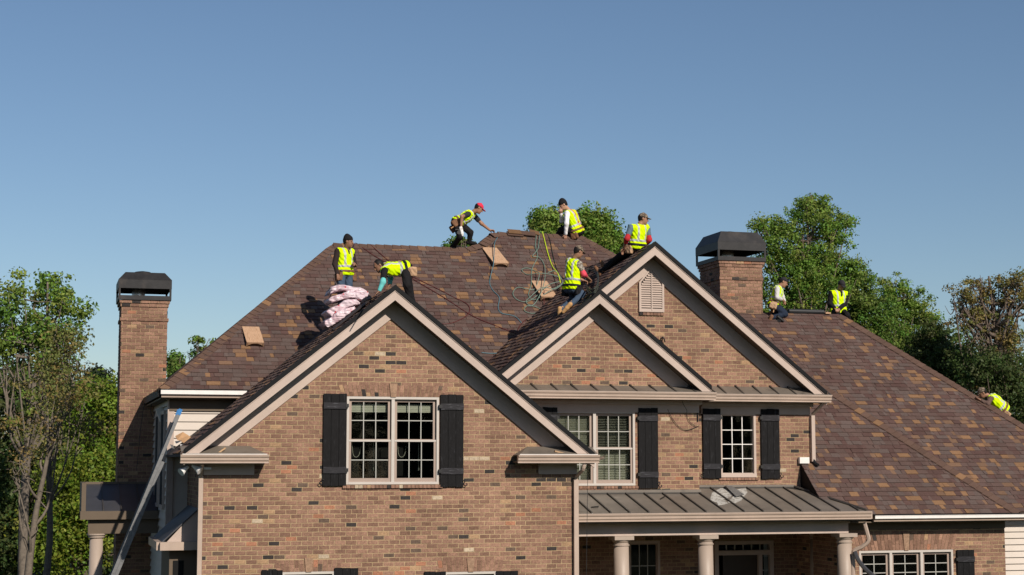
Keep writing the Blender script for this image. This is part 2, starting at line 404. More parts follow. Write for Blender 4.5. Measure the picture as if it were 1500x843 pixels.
# porch back wall, deep in shade
YP = 34.2
WP = rect(920, 793, 968, 960, YP); DOOR = rect(1046, 793, 1135, 980, YP)
wall_slab([[(WX1, -H), (ax0+.2, -H), (ax0+.2, -1.2), (WX1, -1.2)]], YP, .2, [WP, DOOR])
brick_face(BW, (0, YP, 0), UXv, UZv, NY, [[(WX1, -3.4), (ax0, -3.4), (ax0, -1.3), (WX1, -1.3)]], [WP, DOOR], .02)
slab('wall', [(ax0, YA+.2, -H), (ax0, YP, -H), (ax0, YP, -1.2), (ax0, YA+.2, -1.2)], (.2, 0, 0), M_MORTAR)
brick_face(BW, (ax0, 0, 0), (0, -1, 0), UZv, NX, [[(-YP, -3.4), (-YA, -3.4), (-YA, -1.3), (-YP, -1.3)]])
# main body: hidden back and sides, plus lap siding where it shows
XC = at(248, 600, YM)[0]
slab('wall', [(XC+.02, YM+.03, -H), (9.9, YM+.03, -H), (9.9, YM+.03, 1.5), (XC+.02, YM+.03, 1.5)], (0, .2, 0), M_SIDE)
slab('wall', [(XC+.02, YM+.23, -H), (XC+.02, 43, -H), (XC+.02, 43, 1.5), (XC+.02, YM+.23, 1.5)], (.2, 0, 0), M_SIDE)
slab('wall', [(XC+.3, 43, -H), (22, 43, -H), (22, 43, 0.6), (XC+.3, 43, 0.6)], (0, .2, 0), M_SIDE)
LAP = .165
for i in range(36):
    z0 = -4.5+i*LAP
    if z0+LAP > 1.45: break
    if z0+LAP > -.2:   # the boards of the front stretch that the photo shows above and below the gable eave
        MB().prism([(XC+.09, YM-.002, z0), (XC+.09, YM+.03, z0+LAP+.01), (XC+.09, YM+.03, z0)], (3.2, 0, 0)).build('siding_board', M_SIDE, house)
    MB().prism([(XC-.022, YM+.06, z0), (XC+.018, YM+.06, z0+LAP+.01), (XC+.018, YM+.06, z0)], (0, 4.75, 0)).build('siding_board', M_SIDE, house)
MB().box(XC-.03, XC+.10, YM-.02, YM+.04, -4.6, 1.3).box(XC-.03, XC+.0, YM+.04, YM+.12, -4.6, 1.3).build('corner_board', M_TRIM, house)
for i in range(26):       # right wing siding beyond the brick corner
    z0 = -4.5+i*.14
    if z0 > -1.2: break
    MB().prism([(ax1+.03, YB-.012, z0), (ax1+.03, YB+.03, z0+.15), (ax1+.03, YB+.03, z0)], (6.0, 0, 0)).build('siding_board', M_SIDE, house)
slab('wall', [(ax1+.03, YB+.03, -H), (ax1+6.1, YB+.03, -H), (ax1+6.1, YB+.03, -1.1), (ax1+.03, YB+.03, -1.1)], (0, .2, 0), M_SIDE)
for (wy0, wy1) in ((34.9, 35.8), (36.6, 37.5)):   # tall dark windows on the shaded left wall
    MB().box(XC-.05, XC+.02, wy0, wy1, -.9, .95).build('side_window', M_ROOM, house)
    MB().box(XC-.06, XC+.02, wy0-.07, wy0, -.98, 1.02).box(XC-.06, XC+.02, wy1, wy1+.07, -.98, 1.02).box(XC-.062, XC+.02, wy0, wy1, .95, 1.02).box(XC-.062, XC+.02, wy0, wy1, -.98, -.9).build('side_window_frame', M_TRIM, house)

# ------------------------------------------------------------------ roofs
rs = random.Random(11)
def shingle_tint(r):
    q = r.random()
    if q < .10: c = (.198, .112, .060)
    elif q < .155: c = (.155, .092, .058)
    elif q < .40: c = (.086, .050, .043)
    elif q < .60: c = (.101, .073, .064)
    else: c = (.096, .062, .053)
    k = .97+.22*r.random(); return tuple(x*k for x in c)
EXPO = .143
TABS = []
def shingles(roof, mb, org, u, v, polys, seed=1, pool=None, pick=None):
    org, u, v = np.asarray(org, float), unit(u), unit(v); n = np.cross(u, v)
    if n[2] < 0: n = -n
    r = random.Random(seed)
    a0 = min(p[0] for q in polys for p in q); a1 = max(p[0] for q in polys for p in q)
    b0 = min(p[1] for q in polys for p in q); b1 = max(p[1] for q in polys for p in q)
    for i in range(int(math.floor(b0/EXPO)), int(math.ceil(b1/EXPO))):
        v0 = i*EXPO; x = a0-r.random()*.4; warm = False
        wob = r.uniform(-.004, .004)
        while x < a1:
            w = r.choice((.08, .10, .12, .14, .16, .18, .2, .24, .28)); tint = shingle_tint(r)
            th = .019 if r.random() < .5 else .010
            jx = r.uniform(-.012, .012)
            R = [(x, v0+wob-.002), (x+w-.003, v0+wob-.002), (x+w-.003+jx, v0+EXPO+.012), (x+jx, v0+EXPO+.012)]
            x += w
            for conv in polys:
                q = clip(R, conv)
                if len(q) < 3 or area2(q) < .0008: continue
                top = []
                for p in q:
                    f = min(1, max(0, (p[1]-v0)/EXPO)); top.append(org+u*p[0]+v*p[1]+n*(th*(1-f)+.002))
                if pool is not None and len(q) == 4 and w >= .16 and area2(q) > .022 and pick(top[0]):
                    TABS.append((pool, top, n*(th+.006), tint, u, v, n)); continue
                mb.prism(top, -n*(th+.006), tint, back=False)
def roof_part(name, pts, m=M_DECK, d=(0, 0, -.04)):
    return MB().prism([np.asarray(p, float)+np.array((0, 0, -.012)) for p in pts], d).build(name, m, house)
SQ = math.sqrt(1+T*T)
SHG = MB()
EZ = 1.41
def mz(Y): return EZ+T*(Y-YE)
LR_Y, UR_Y = 38.36, 38.98                  # lower and upper main ridge
lx0, lx1 = 6.37, 9.80; ux0, ux1 = 10.40, 12.63
XRM = 14.2
mainR = roof_part('roof', [(2.19, YE, mz(YE)), (XRM, YE, mz(YE)), (XRM, UR_Y-(XRM-ux1), mz(UR_Y-(XRM-ux1))), (ux1, UR_Y, mz(UR_Y)), (ux0, UR_Y, mz(UR_Y)), (lx1, LR_Y, mz(LR_Y)), (lx0, LR_Y, mz(LR_Y))])
def sp(Y): return (Y-YE)*SQ
xr_l = ux1+(UR_Y-LR_Y)
shingles(mainR, SHG, (0, YE, EZ), (1, 0, 0), (0, 1, T), [
    [(2.19, 0), (XRM, 0), (XRM, sp(UR_Y-(XRM-ux1))), (xr_l, sp(LR_Y)), (lx0, sp(LR_Y))],
    [(lx1, sp(LR_Y)), (xr_l, sp(LR_Y)), (ux1, sp(UR_Y)), (ux0, sp(UR_Y))]], 3, mainR,
    lambda p: (proj(p)[0] < 440 and proj(p)[1] > 470 and proj(p)[0]+proj(p)[1]*1.17 < 1030))
def gable_side(gx, gz, side, polysXY, seed, name='roof'):
    """one slope of a gable; polysXY convex polygons in (x, y)"""
    ex = gx+side*1.0
    sl = lambda X: gz-T*abs(X-gx)
    deck = MB()
    for q in polysXY: deck.prism([(x, y, sl(x)-.012) for x, y in q], (0, 0, -.045))
    o = deck.build(name, M_DECK, house)
    far = max(abs(x-gx) for q in polysXY for x, y in q)
    org = np.array([gx+side*far, 0, gz-T*far])
    u = (0, 1, 0); v = (-side, 0, T)
    shingles(o, SHG, org, u, v, [[(y, (far-abs(x-gx))*SQ) for x, y in q] for q in polysXY], seed)
    return o
def vy(z): return YE+(z-EZ)/T            # where the main plane reaches height z
gable_side(GX1, GZ1, -1, [[(XL1, YR1), (XL1, YM+.02), (4.0, YE+.1), (GX1, vy(GZ1)+.1), (GX1, YR1)]], 21)
gable_side(GX1, GZ1, 1, [[(GX1, YR1), (XR1, YR1), (XR1, Y3-.02), (GX1, Y3-.02)], [(GX1, Y3-.02), (8.45, Y3-.02), (8.45, vy(1.5)), (GX1, vy(GZ1)+.1)]], 22)
gable_side(GX4, GZ4, -1, [[(8.30, YR3), (GX3, YR3), (GX3, vy(GZ3)+.1), (8.30, vy(1.43)+.1)], [(GX3, YR4), (GX4, YR4), (GX4, vy(GZ4)+.1), (GX3, vy(GZ3)+.1)]], 23)
gable_side(GX3, GZ3, 1, [[(GX3, YR3), (XR3, YR3), (XR3, Y4-.02), (GX3, Y4-.02)]], 24)
gable_side(GX4, GZ4, 1, [[(GX4, YR4), (XR4, YR4), (XR4, 38.0), (GX4, 38.0)]], 25)
# right wing: front plane A with its hip, then plane B behind and above
TA = .82; AZ = -1.11
def azf(Y): return AZ+TA*(Y-YAE)
SQA = math.sqrt(1+TA*TA)
ahx = lambda Y: 19.99-.826*(Y-YAE)         # hip line of A
ALX = 15.555
roofA = roof_part('roof', [(ALX, YAE, azf(YAE)), (ahx(YAE), YAE, azf(YAE)), (ahx(36.0), 36.0, azf(36.0)), (ALX, 36.0, azf(36.0))])
shingles(roofA, SHG, (0, YAE, AZ), (1, 0, 0), (0, 1, TA), [[(ALX, 0), (ahx(YAE), 0), (ahx(36.0), (36.0-YAE)*SQA), (ALX, (36.0-YAE)*SQA)]], 31, roofA, lambda p: p[0] > 16.6 and p[2] < -.15)
BYR = 38.5; BZR = at(1160, 459, BYR)[2]; TB = .80
def bzf(Y): return BZR+TB*(Y-BYR)
BHX = at(1228, 461, BYR)[0]
hb = cast(1500, 625, (0, BYR, BZR), (0, -TB, 1)); bsl = (hb[0]-BHX)/(BYR-hb[1])
bhx = lambda Y: BHX+bsl*(BYR-Y)
roofB = roof_part('roof', [(14.6, YBE, bzf(YBE)), (bhx(YBE), YBE, bzf(YBE)), (BHX, BYR, BZR), (14.6, BYR, BZR)])
shingles(roofB, SHG, (0, YBE, bzf(YBE)), (1, 0, 0), (0, 1, TB), [[(14.6, 0), (bhx(YBE), 0), (BHX, (BYR-YBE)*math.sqrt(1+TB*TB)), (14.6, (BYR-YBE)*math.sqrt(1+TB*TB))]], 32)
# slopes that face away from the lens
M_SHPL = mat('shingle_field', (.115, .072, .06), .9, None, 9, .3, .5, 60, .15, blot=((.24, .12, .05), 6, .62, .05))
back = MB()
back.prism([(2.19, YE, EZ-.015), (lx0, LR_Y, mz(LR_Y)-.015), (lx0, 39.4, mz(LR_Y)-.015), (2.19, 43.0, EZ-.015)], (0, 0, -.04))
back.prism([(2.19, 43.0, EZ-.02), (lx0, 39.4, mz(LR_Y)-.02), (lx0, LR_Y+.02, mz(LR_Y)-.02), (ux0, LR_Y+.02, mz(LR_Y)-.02), (ux0, 39.4, mz(LR_Y)-.02), (ux0, 43.0, EZ-.02)], (0, 0, -.04))
back.prism([(lx1, LR_Y+.02, mz(LR_Y)-.02), (ux0, UR_Y, mz(UR_Y)-.015), (ux0, 39.2, mz(UR_Y)-.02), (lx1, 39.8, mz(LR_Y)-.02)], (0, 0, -.03))
back.prism([(ux0, UR_Y+.01, mz(UR_Y)-.016), (ux1, UR_Y+.01, mz(UR_Y)-.016), (17.0, 43.5, EZ-.02), (ux0, 43.5, EZ-.02)], (0, 0, -.04))
back.prism([(ux1, UR_Y, mz(UR_Y)-.017), (XRM, UR_Y-(XRM-ux1), mz(UR_Y-(XRM-ux1))-.017), (XRM, 41.2, mz(UR_Y-(XRM-ux1))-.017)], (0, 0, -.04))
back.build('roof', M_SHPL, house)
ba = MB()
ba.prism([(ahx(YAE), YAE, azf(YAE)-.015), (ahx(36.0), 36.0, azf(36.0)-.015), (ahx(YAE), 36.0, azf(YAE)-.015)], (0, 0, -.04))
ba.build('roof', M_SHPL, house)
bb = MB()
bb.prism([(bhx(YBE), YBE, bzf(YBE)-.015), (BHX, BYR, BZR-.015), (BHX, BYR+.5, BZR-.015), (bhx(YBE), 44.5, bzf(YBE)-.015)], (0, 0, -.04))
bb.prism([(14.6, BYR+.01, BZR-.016), (BHX, BYR+.01, BZR-.016), (bhx(YBE), 44.5, bzf(YBE)-.02), (14.6, 44.5, bzf(YBE)-.02)], (0, 0, -.04))
bb.build('roof', M_SHPL, house)

# 300 shingle tabs and 300 stretchers as pieces of their own
TABS.sort(key=lambda t: np.linalg.norm(t[1][0]))
for i, (pool, top, d, tint, u, v, n) in enumerate(TABS):
    if i >= 300: SHG.prism(top, -d, tint, back=False); continue
    c = sum(top)/len(top)
    w = MB(); w.v = []; w.prism([p-c+ORG[house] for p in top], -d, tint, back=False)
    o = w.build('shingle', M_SHINGO, pool); o.location = Vector(c-ORG[house]); o.color = (*tint, 1)
STRETCH.sort(key=lambda t: np.linalg.norm(t[1]))
def brick_mesh(k):
    r = random.Random(k); L, Hh = BL/2-MJ/2, CH/2-MJ/2; j = lambda: r.uniform(-.0025, .0025); b = .004
    w = MB(); o = ORG[house]
    P = [(-L+j(), 0, -Hh+j()), (L+j(), 0, -Hh+j()), (L+j(), 0, Hh+j()), (-L+j(), 0, Hh+j())]
    F = [(p[0]-math.copysign(b, p[0]), -b*.7, p[2]-math.copysign(b, p[2])) for p in P]
    i = 0; w.v = [tuple(np.array(p)+o) for p in F+P+[(p[0], .012, p[2]) for p in P]]
    w.f = [(0, 1, 2, 3)]+[(k+4, (k+1) % 4+4, (k+1) % 4, k) for k in range(4)]+[(k+8, (k+1) % 4+8, (k+1) % 4+4, k+4) for k in range(4)]
    w.t = [(1, 1, 1)]*9
    ob = w.build('brick', M_BRICKO, house); me = ob.data; bpy.data.objects.remove(ob); return me
BM = [brick_mesh(k) for k in range(6)]
for i, (pool, c, tint) in enumerate(STRETCH):
    if i < 300:
        o = link_mesh('brick', BM[i % 6], None, pool, c); o.color = (*tint, 1)
    else:
        L, Hh = BL/2-MJ/2, CH/2-MJ/2; x, y, z = c
        j = [rb.uniform(-.003, .003) for _ in range(4)]
        BW.prism([(x-L+j[0], y, z-Hh+j[1]), (x+L+j[2], y, z-Hh+j[3]), (x+L-j[0], y, z+Hh+j[1]), (x-L-j[2], y, z+Hh-j[3])], (0, .012, 0), tint, back=False)
BW.build('brickwork', M_BRICK, house, kind='stuff')
SHG.build('shingle_field', M_SHING, house, kind='stuff')

# hip and ridge caps, one by one
def cap_mesh(w=.15, L=.23, drop=.11, th=.012):
    m = MB(); o = ORG[house]; h = MB()
    a = [(0, -w, -drop), (0, 0, 0), (0, w, -drop)]
    top0 = [np.array((0, y, z+th*1.9)) for _, y, z in a]; top1 = [np.array((L, y, z+th*.4)) for _, y, z in a]
    bot0 = [np.array((0, y, z)) for _, y, z in a]; bot1 = [np.array((L, y, z-.01)) for _, y, z in a]
    V = top0+top1+bot0+bot1
    F = [(0, 1, 4, 3), (1, 2, 5, 4), (0, 6, 7, 1), (1, 7, 8, 2), (6, 0, 3, 9), (2, 8, 11, 5), (3, 4, 10, 9), (4, 5, 11, 10)]
    m.v = [tuple(v+o) for v in V]; m.f = F; m.t = [(1, 1, 1)]*len(F)
    ob = m.build('hip_cap', M_SHINGO, house); me = ob.data; bpy.data.objects.remove(ob); return me
def caps(roof, a, b, name, w=.15, drop=.11, step=.17, lift=.012, seed=1, skip=()):
    me = cap_mesh(w, step+.05, drop); r = random.Random(seed)
    a, b = np.asarray(a, float), np.asarray(b, float); t = unit(b-a); y = unit(np.cross((0, 0, 1), t)); z = np.cross(t, y)
    from mathutils import Matrix
    R = Matrix((t, y, z)).transposed()
    n = int(np.linalg.norm(b-a)/step)
    for i in range(n):
        if i in skip: continue
        o = link_mesh(name, me, None, roof, a+t*step*i+z*lift); o.rotation_euler = R.to_euler(); c = shingle_tint(r)
        
        if c[0] < .16 or r.random() < .55: k = r.uniform(.9, 1.12); c = (.108*k, .066*k, .05*k)
        o.color = (*c, 1)
pt = lambda x, Y: (x, Y, mz(Y))
caps(mainR, pt(2.19, YE), pt(lx0, LR_Y), 'hip_cap', .16, .09, seed=1)
caps(mainR, pt(lx0, LR_Y), pt(lx1+.1, LR_Y), 'ridge_cap', .13, .10, .2, seed=2)
kk = [(lx1-.25, LR_Y-.0, mz(LR_Y)+.0), (lx1+.12, LR_Y+.1, mz(LR_Y)+.13), (ux0-.12, UR_Y-.1, mz(UR_Y)-.06), (ux0+.15, UR_Y, mz(UR_Y))]
for i in range(3): caps(mainR, kk[i], kk[i+1], 'hip_cap', .17, .10, .165, seed=5+i)
caps(mainR, pt(XRM, UR_Y-(XRM-ux1)), pt(ux1, UR_Y), 'hip_cap', .16, .09, seed=3)
caps(mainR, pt(ux0+.1, UR_Y), pt(ux1, UR_Y), 'ridge_cap', .13, .10, .2, seed=4, skip=(1, 2, 3))
caps(roofA, (ahx(YAE), YAE, azf(YAE)), (ahx(36.0), 36.0, azf(36.0)), 'hip_cap', .17, .085, seed=6, lift=.03)
caps(roofB, (bhx(YBE), YBE, bzf(YBE)), (BHX, BYR, BZR), 'hip_cap', .17, .085, seed=7, lift=.03)
caps(roofB, (15.9, BYR, BZR), (16.3, BYR, BZR), 'ridge_cap', .13, .10, .2, seed=8)

# ------------------------------------------------------------------ trims
def slope_board(name, gx, gz, xe, o0, o1, y0, y1, m, x0=None):
    """board following one slope: offsets o0 (upper) and o1 (lower) below the shingle line"""
    xs = gx if x0 is None else x0
    f = lambda X: gz-T*abs(X-gx)
    return slab(name, [(xs, y0, f(xs)-o0), (xe, y0, f(xe)-o0), (xe, y0, f(xe)-o1), (xs, y0, f(xs)-o1)], (0, y1-y0, 0), m)
def gable_trim(gx, gz, xl, xr, yf, yw, xlw, xrw):
    for xe, xw in ((xl, xlw), (xr, xrw)):
        slope_board('drip_edge', gx, gz, xe, -.03, .062, yf-.035, yf+.09, M_DRIP)
        slope_board('rake_board', gx, gz, xe, .058, .255, yf, yf+.03, M_TRIM)
        slope_board('rake_moulding', gx, gz, xe, .060, .088, yf-.014, yf-.0005, M_TRIM)
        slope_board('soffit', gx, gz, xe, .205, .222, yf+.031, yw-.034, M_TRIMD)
        slope_board('frieze_board', gx, gz, xw, .20, .575, yw-.034, yw-.008, M_TRIM)
gable_trim(GX1, GZ1, XL1+.06, XR1-.02, YR1, Y1, WX0, WX1)
gable_trim(GX3, GZ3, 8.45, XR3-.02, YR3, Y3, 8.62, w3x1)
gable_trim(GX4, GZ4, 10.62, XR4-.02, YR4, Y4, 10.7, w4x1)
def gutter(x0, x1, yb, zt, h=.145, m=M_GUT, lip=True, name='gutter'):
    d = h/.13
    pr = [(0, 0), (-.105, 0), (-.118, -.012), (-.112, -.030*d), (-.092, -.048*d), (-.088, -.085*d), (-.066, -.105*d), (-.062, -.128*d), (0, -.13*d)]
    o = MB().prism([(x0, yb+a, zt+b) for a, b in pr], (x1-x0, 0, 0)).build(name, m, house)
    if lip: MB().box(x0-.003, x1+.003, yb-.122, yb-.10, zt-.012, zt+.006).box(x0-.002, x1+.002, yb-.073, yb-.066, zt-h-.002, zt-h+.018).build('gutter_lip', m, o)
    return o
# front gable returns
RB = YR1+.04
def eave_return(x0, x1, hipx, fx0, fx1, name='eave_return'):
    zt = .10
    gutter(x0, x1, RB, zt)
    o = MB()
    xa, xb = min(x0, x1), max(x0, x1)
    if hipx < 0: top = [(xa+.02, RB-.1, zt+.008), (xb-.02, RB-.1, zt+.008), (xb-.30, Y1-.04, zt+.165), (xa+.02, Y1-.04, zt+.165)]
    else: top = [(xa+.02, RB-.1, zt+.008), (xb-.02, RB-.1, zt+.008), (xb-.02, Y1-.04, zt+.165), (xa+.30, Y1-.04, zt+.165)]
    o.prism(top, (0, 0, -.012))
    if hipx < 0: o.prism([(xb-.02, RB-.1, zt+.008), (xb-.02, Y1-.04, zt+.008), (xb-.30, Y1-.04, zt+.165)], (0, 0, -.012))
    else: o.prism([(xa+.02, RB-.1, zt+.008), (xa+.02, Y1-.04, zt+.008), (xa+.30, Y1-.04, zt+.165)], (0, 0, -.012))
    o.build(name, M_METAL, house)
    MB().box(xa+.01, xb-.01, RB+.002, Y1-.035, zt-.14, zt-.115).build('soffit', M_TRIMD, house)
    MB().box(fx0, fx1, Y1-.05, Y1-.01, zt-.36, zt-.142).box(fx0+.02, fx1-.02, Y1-.09, Y1-.05, zt-.20, zt-.142).build('frieze_board', M_TRIM, house)
    MB().box(xa+.03, xb-.03, RB-.095, RB-.01, zt+.004, zt+.02).build('return_flashing', M_PALE, house)
rl = at(264, 670, RB)[0]; rl1 = at(393, 670, RB)[0]
rr0 = at(757.5, 670, RB)[0]; rr1 = at(876, 670, RB)[0]
eave_return(rl, rl1, -1, WX0, at(372, 690, Y1)[0])
eave_return(rr0, rr1, 1, at(788, 690, Y1)[0], WX1)
for (u, v, a) in ((322, 660, .6), (820, 664, -.5)):      # loose scraps of lath left on the returns
    p = at(u, v, RB+.05); p[2] = .125
    MB().obox(p+np.array((0, 0, .03)), (.12*math.cos(a), 0, .09*math.sin(a)+.02), (0, .035, 0), (-.01*math.sin(a), 0, .012)).build('wood_scrap', mat('raw_lath', (.42, .27, .15), .8), house)
# broken end of the right return gutter
p = at(876, 672, RB); MB().prism([(p[0], RB-.10, .07), (p[0]+.13, RB-.09, .10), (p[0]+.09, RB-.05, .06), (p[0]+.14, RB-.02, .045), (p[0], RB-.02, .0)], (0, .012, -.005)).build('torn_gutter_end', M_GUT, house)
# middle and right gable eaves: gutter, pent strip, frieze
def pent(x0, x1, yr, yw, zt, zw, nseam, x_end):
    gutter(x0, x1, yr+.02, zt)
    deck = MB().prism([(x0, yr-.05, zt+.006), (x1, yr-.05, zt+.006), (x1-.05, yw-.004, zw), (x0, yw-.004, zw)], (0, 0, -.012)).build('pent_roof', M_METDK, house)
    st = (x1-x0)/nseam
    for i in range(nseam):
        a = x0+st*i; b = a+st-.02
        MB().prism([(a, yr-.052, zt+.012), (b, yr-.052, zt+.012), (b, yw-.006, zw+.006), (a, yw-.006, zw+.006)], (0, 0, -.005)).build('metal_panel', M_METAL, deck)
        s = MB().prism([(b-.006, yr-.054, zt+.02), (b+.026, yr-.054, zt+.02), (b+.026, yw-.008, zw+.04), (b-.006, yw-.008, zw+.04)], (0, 0, -.03)).build('seam', M_SEAM, deck)
    MB().box(x0, x1-.01, yr+.022, yw-.03, zt-.155, zt-.125).build('soffit', M_TRIMD, house)
    MB().box(x0, x_end, yw-.032, yw-.009, zt-.40, zt-.157).box(x0, x_end+.05, yw-.10, yw-.0325, zt-.235, zt-.157).build('frieze_board', M_TRIM, house)
g3x1 = at(1047, 576, YR3)[0]
pent(9.05, g3x1, YR3, Y3, 1.385, at(900, 565.5, Y3)[2], 10, w3x1)
pent(g3x1+.02, at(1216, 578, YR4)[0], YR4, Y4, 1.375, at(1120, 567.5, Y4)[2], 7, w4x1)
# main eave, left stretch
gutter(2.22, 4.35, YE+.03, EZ-.035, .13, M_GUT, False)
MB().box(2.21, 4.3, YE-.085, YE-.02, EZ-.045, EZ-.012).box(2.205, 4.3, YE-.096, YE-.088, EZ-.10, EZ-.02).build('white_flashing', M_PALE, house)
MB().box(2.19, 4.4, YE-.10, YE+.0, EZ-.012, EZ+.004).build('drip_edge', M_DRIP, house)
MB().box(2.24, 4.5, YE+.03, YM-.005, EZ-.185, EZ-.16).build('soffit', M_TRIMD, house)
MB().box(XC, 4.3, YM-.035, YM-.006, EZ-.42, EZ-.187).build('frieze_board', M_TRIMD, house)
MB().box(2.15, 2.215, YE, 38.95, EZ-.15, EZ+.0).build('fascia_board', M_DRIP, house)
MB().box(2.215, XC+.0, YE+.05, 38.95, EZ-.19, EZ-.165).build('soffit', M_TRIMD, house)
# wing A eave
gutter(at(1279, 757, YAE)[0], 20.35, YAE+.03, AZ-.02, .125, M_GUT, False)
MB().box(at(1279, 757, YAE)[0], 20.36, YAE-.093, YAE-.082, AZ-.085, AZ-.022).box(at(1279, 757, YAE)[0], 20.36, YAE-.1, YAE-.03, AZ-.03, AZ-.02).build('white_flashing', M_PALE, house)
MB().box(ALX, 20.0, YAE-.09, YAE+.02, AZ-.012, AZ+.006).build('drip_edge', M_DRIP, house)
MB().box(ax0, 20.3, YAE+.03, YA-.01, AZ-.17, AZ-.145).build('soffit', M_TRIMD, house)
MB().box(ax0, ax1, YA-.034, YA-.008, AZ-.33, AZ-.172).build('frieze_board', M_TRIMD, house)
slab('roof_cheek', [(ALX, Y4, azf(Y4)-.03), (ALX, YAE+.1, azf(YAE+.1)-.03), (ALX, YAE+.1, -1.15), (ALX, Y4, -1.15)], (.03, 0, 0), M_DRIP)
# pale step flashing box and its elbow at the top of the cheek
p = at(1170, 673, Y4); MB().box(p[0]-.02, p[0]+.20, Y4-.10, Y4-.012, -.06, .07).build('step_flashing', M_PALE, house)
# ------------------------------------------------------------------ entry porch roof
PE, PZ = 31.10, -1.03; px0, px1 = WX1+.02, at(1272, 752, PE)[0]
def pz(Y): return PZ+.25*(Y-PE)+.01
hx = at(1163, 713, Y4)[0]
porch = MB().prism([(px0, PE, pz(PE)-.008), (px1, PE, pz(PE)-.008), (hx, Y4-.01, pz(Y4)-.008), (w3x1, Y4-.01, pz(Y4)-.008), (w3x1, Y3-.01, pz(Y3)-.008), (px0, Y3-.01, pz(Y3)-.008)], (0, 0, -.03)).build('porch_roof', M_SEAM, house)
seam_px = [867+27.95*i for i in range(15)]
seam_x = [at(u, 749, PE)[0] for u in seam_px]
seam_x = [x for x in seam_x if x < px1-.12]
edges = [px0]+seam_x+[px1]
def ytop(x): return (Y3 if x < w3x1-.01 else Y4)-.012
for i in range(len(edges)-1):
    a, b = edges[i]+.012, edges[i+1]-.012
    q = [(a, PE-.02), (b, PE-.02)]
    for x in (b, a):
        yt = ytop(x)
        if x > hx: yt = min(yt, PE+(px1-x)/(px1-hx)*(Y4-PE))
        q.append((x, yt))
    if q[3][1]-q[2][1] < -.2 and a < w3x1 < b: q = [(a, PE-.02), (b, PE-.02), (b, Y4-.012), (w3x1+.005, Y4-.012), (w3x1+.005, Y3-.012), (a, Y3-.012)]
    MB().prism([(x, y, pz(y)) for x, y in q], (0, 0, -.006)).build('metal_panel', M_METAL, porch)
for x in seam_x:
    yt = ytop(x)
    if x > hx: yt = min(yt, PE+(px1-x)/(px1-hx)*(Y4-PE))
    MB().prism([(x-.014, PE-.0, pz(PE)+.028), (x+.014, PE, pz(PE)+.028), (x+.014, yt-.02, pz(yt)+.028), (x-.014, yt-.02, pz(yt)+.028)], (0, 0, -.034)).build('seam', M_SEAM, porch)
MB().tube([(px1-.03, PE+.02, pz(PE)+.015), (hx, Y4-.03, pz(Y4)+.02)], .03, 6).build('hip_seam', M_SEAM, porch)
MB().prism([(px1, PE, pz(PE)-.01), (px1+.0, Y4, pz(PE)-.01), (hx, Y4, pz(Y4)-.01)], (0, 0, -.02)).build('metal_panel', M_METAL, porch)
MB().box(px0, w3x1+.03, Y3-.03, Y3-.012, pz(Y3)+.012, pz(Y3)+.075).box(w3x1+.01, hx, Y4-.03, Y4-.012, pz(Y4)+.012, pz(Y4)+.06).build('apron_flashing', M_METAL, porch)
MB().box(px0, w3x1+.03, Y3-.045, Y3-.03, pz(Y3)-.004, pz(Y3)+.022).box(w3x1+.01, hx, Y4-.045, Y4-.03, pz(Y4)-.004, pz(Y4)+.02).build('apron_shadow_strip', M_SEAM, porch)  # solid dark strip standing in for the shade line under the apron
gutter(px0, px1+.02, PE+.0, PZ, .15)
MB().box(px1-.02, px1+.09, PE, YAE-.05, PZ-.15, PZ-.002).build('gutter', M_GUT, house)
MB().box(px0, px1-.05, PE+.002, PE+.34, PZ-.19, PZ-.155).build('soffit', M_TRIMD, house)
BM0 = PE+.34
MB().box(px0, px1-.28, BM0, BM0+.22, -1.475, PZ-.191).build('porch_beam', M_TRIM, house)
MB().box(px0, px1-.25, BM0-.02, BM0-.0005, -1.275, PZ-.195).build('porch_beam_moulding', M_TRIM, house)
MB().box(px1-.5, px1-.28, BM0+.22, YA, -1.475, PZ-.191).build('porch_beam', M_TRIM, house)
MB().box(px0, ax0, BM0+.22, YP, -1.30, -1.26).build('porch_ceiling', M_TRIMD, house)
def column(u, Y, v0=787):
    c = at(u, v0+20, Y); zt = -1.478; o = np.array([c[0], Y, 0])
    shaft = MB().lathe([(.155, -4.3), (.165, -3.4), (.158, -2.5), (.148, zt-.20)], o, 28).build('column', M_COLUMN, house, smooth=True)
    MB().lathe([(.150, zt-.20), (.165, zt-.192), (.165, zt-.172), (.148, zt-.165), (.148, zt-.13), (.165, zt-.12), (.185, zt-.085), (.187, zt-.075)], o, 28).build('capital', M_COLUMN, shaft, smooth=False)
    MB().box(o[0]-.20, o[0]+.20, Y-.20, Y+.20, zt-.075, zt-.0).build('abacus', M_COLUMN, shaft)
    MB().lathe([(.21, -4.46), (.21, -4.38), (.17, -4.3)], o, 28).build('base', M_COLUMN, shaft)
for u, Y in ((910, BM0+.11), (1033.5, BM0+.11), (1237, BM0+.11), (1197, YP-.75)): column(u, Y)
MB().box(WX1, ax0, PE+.1, YP, -H, -4.46).build('porch_floor', mat('porch_slab', (.16, .15, .135), .8), house)
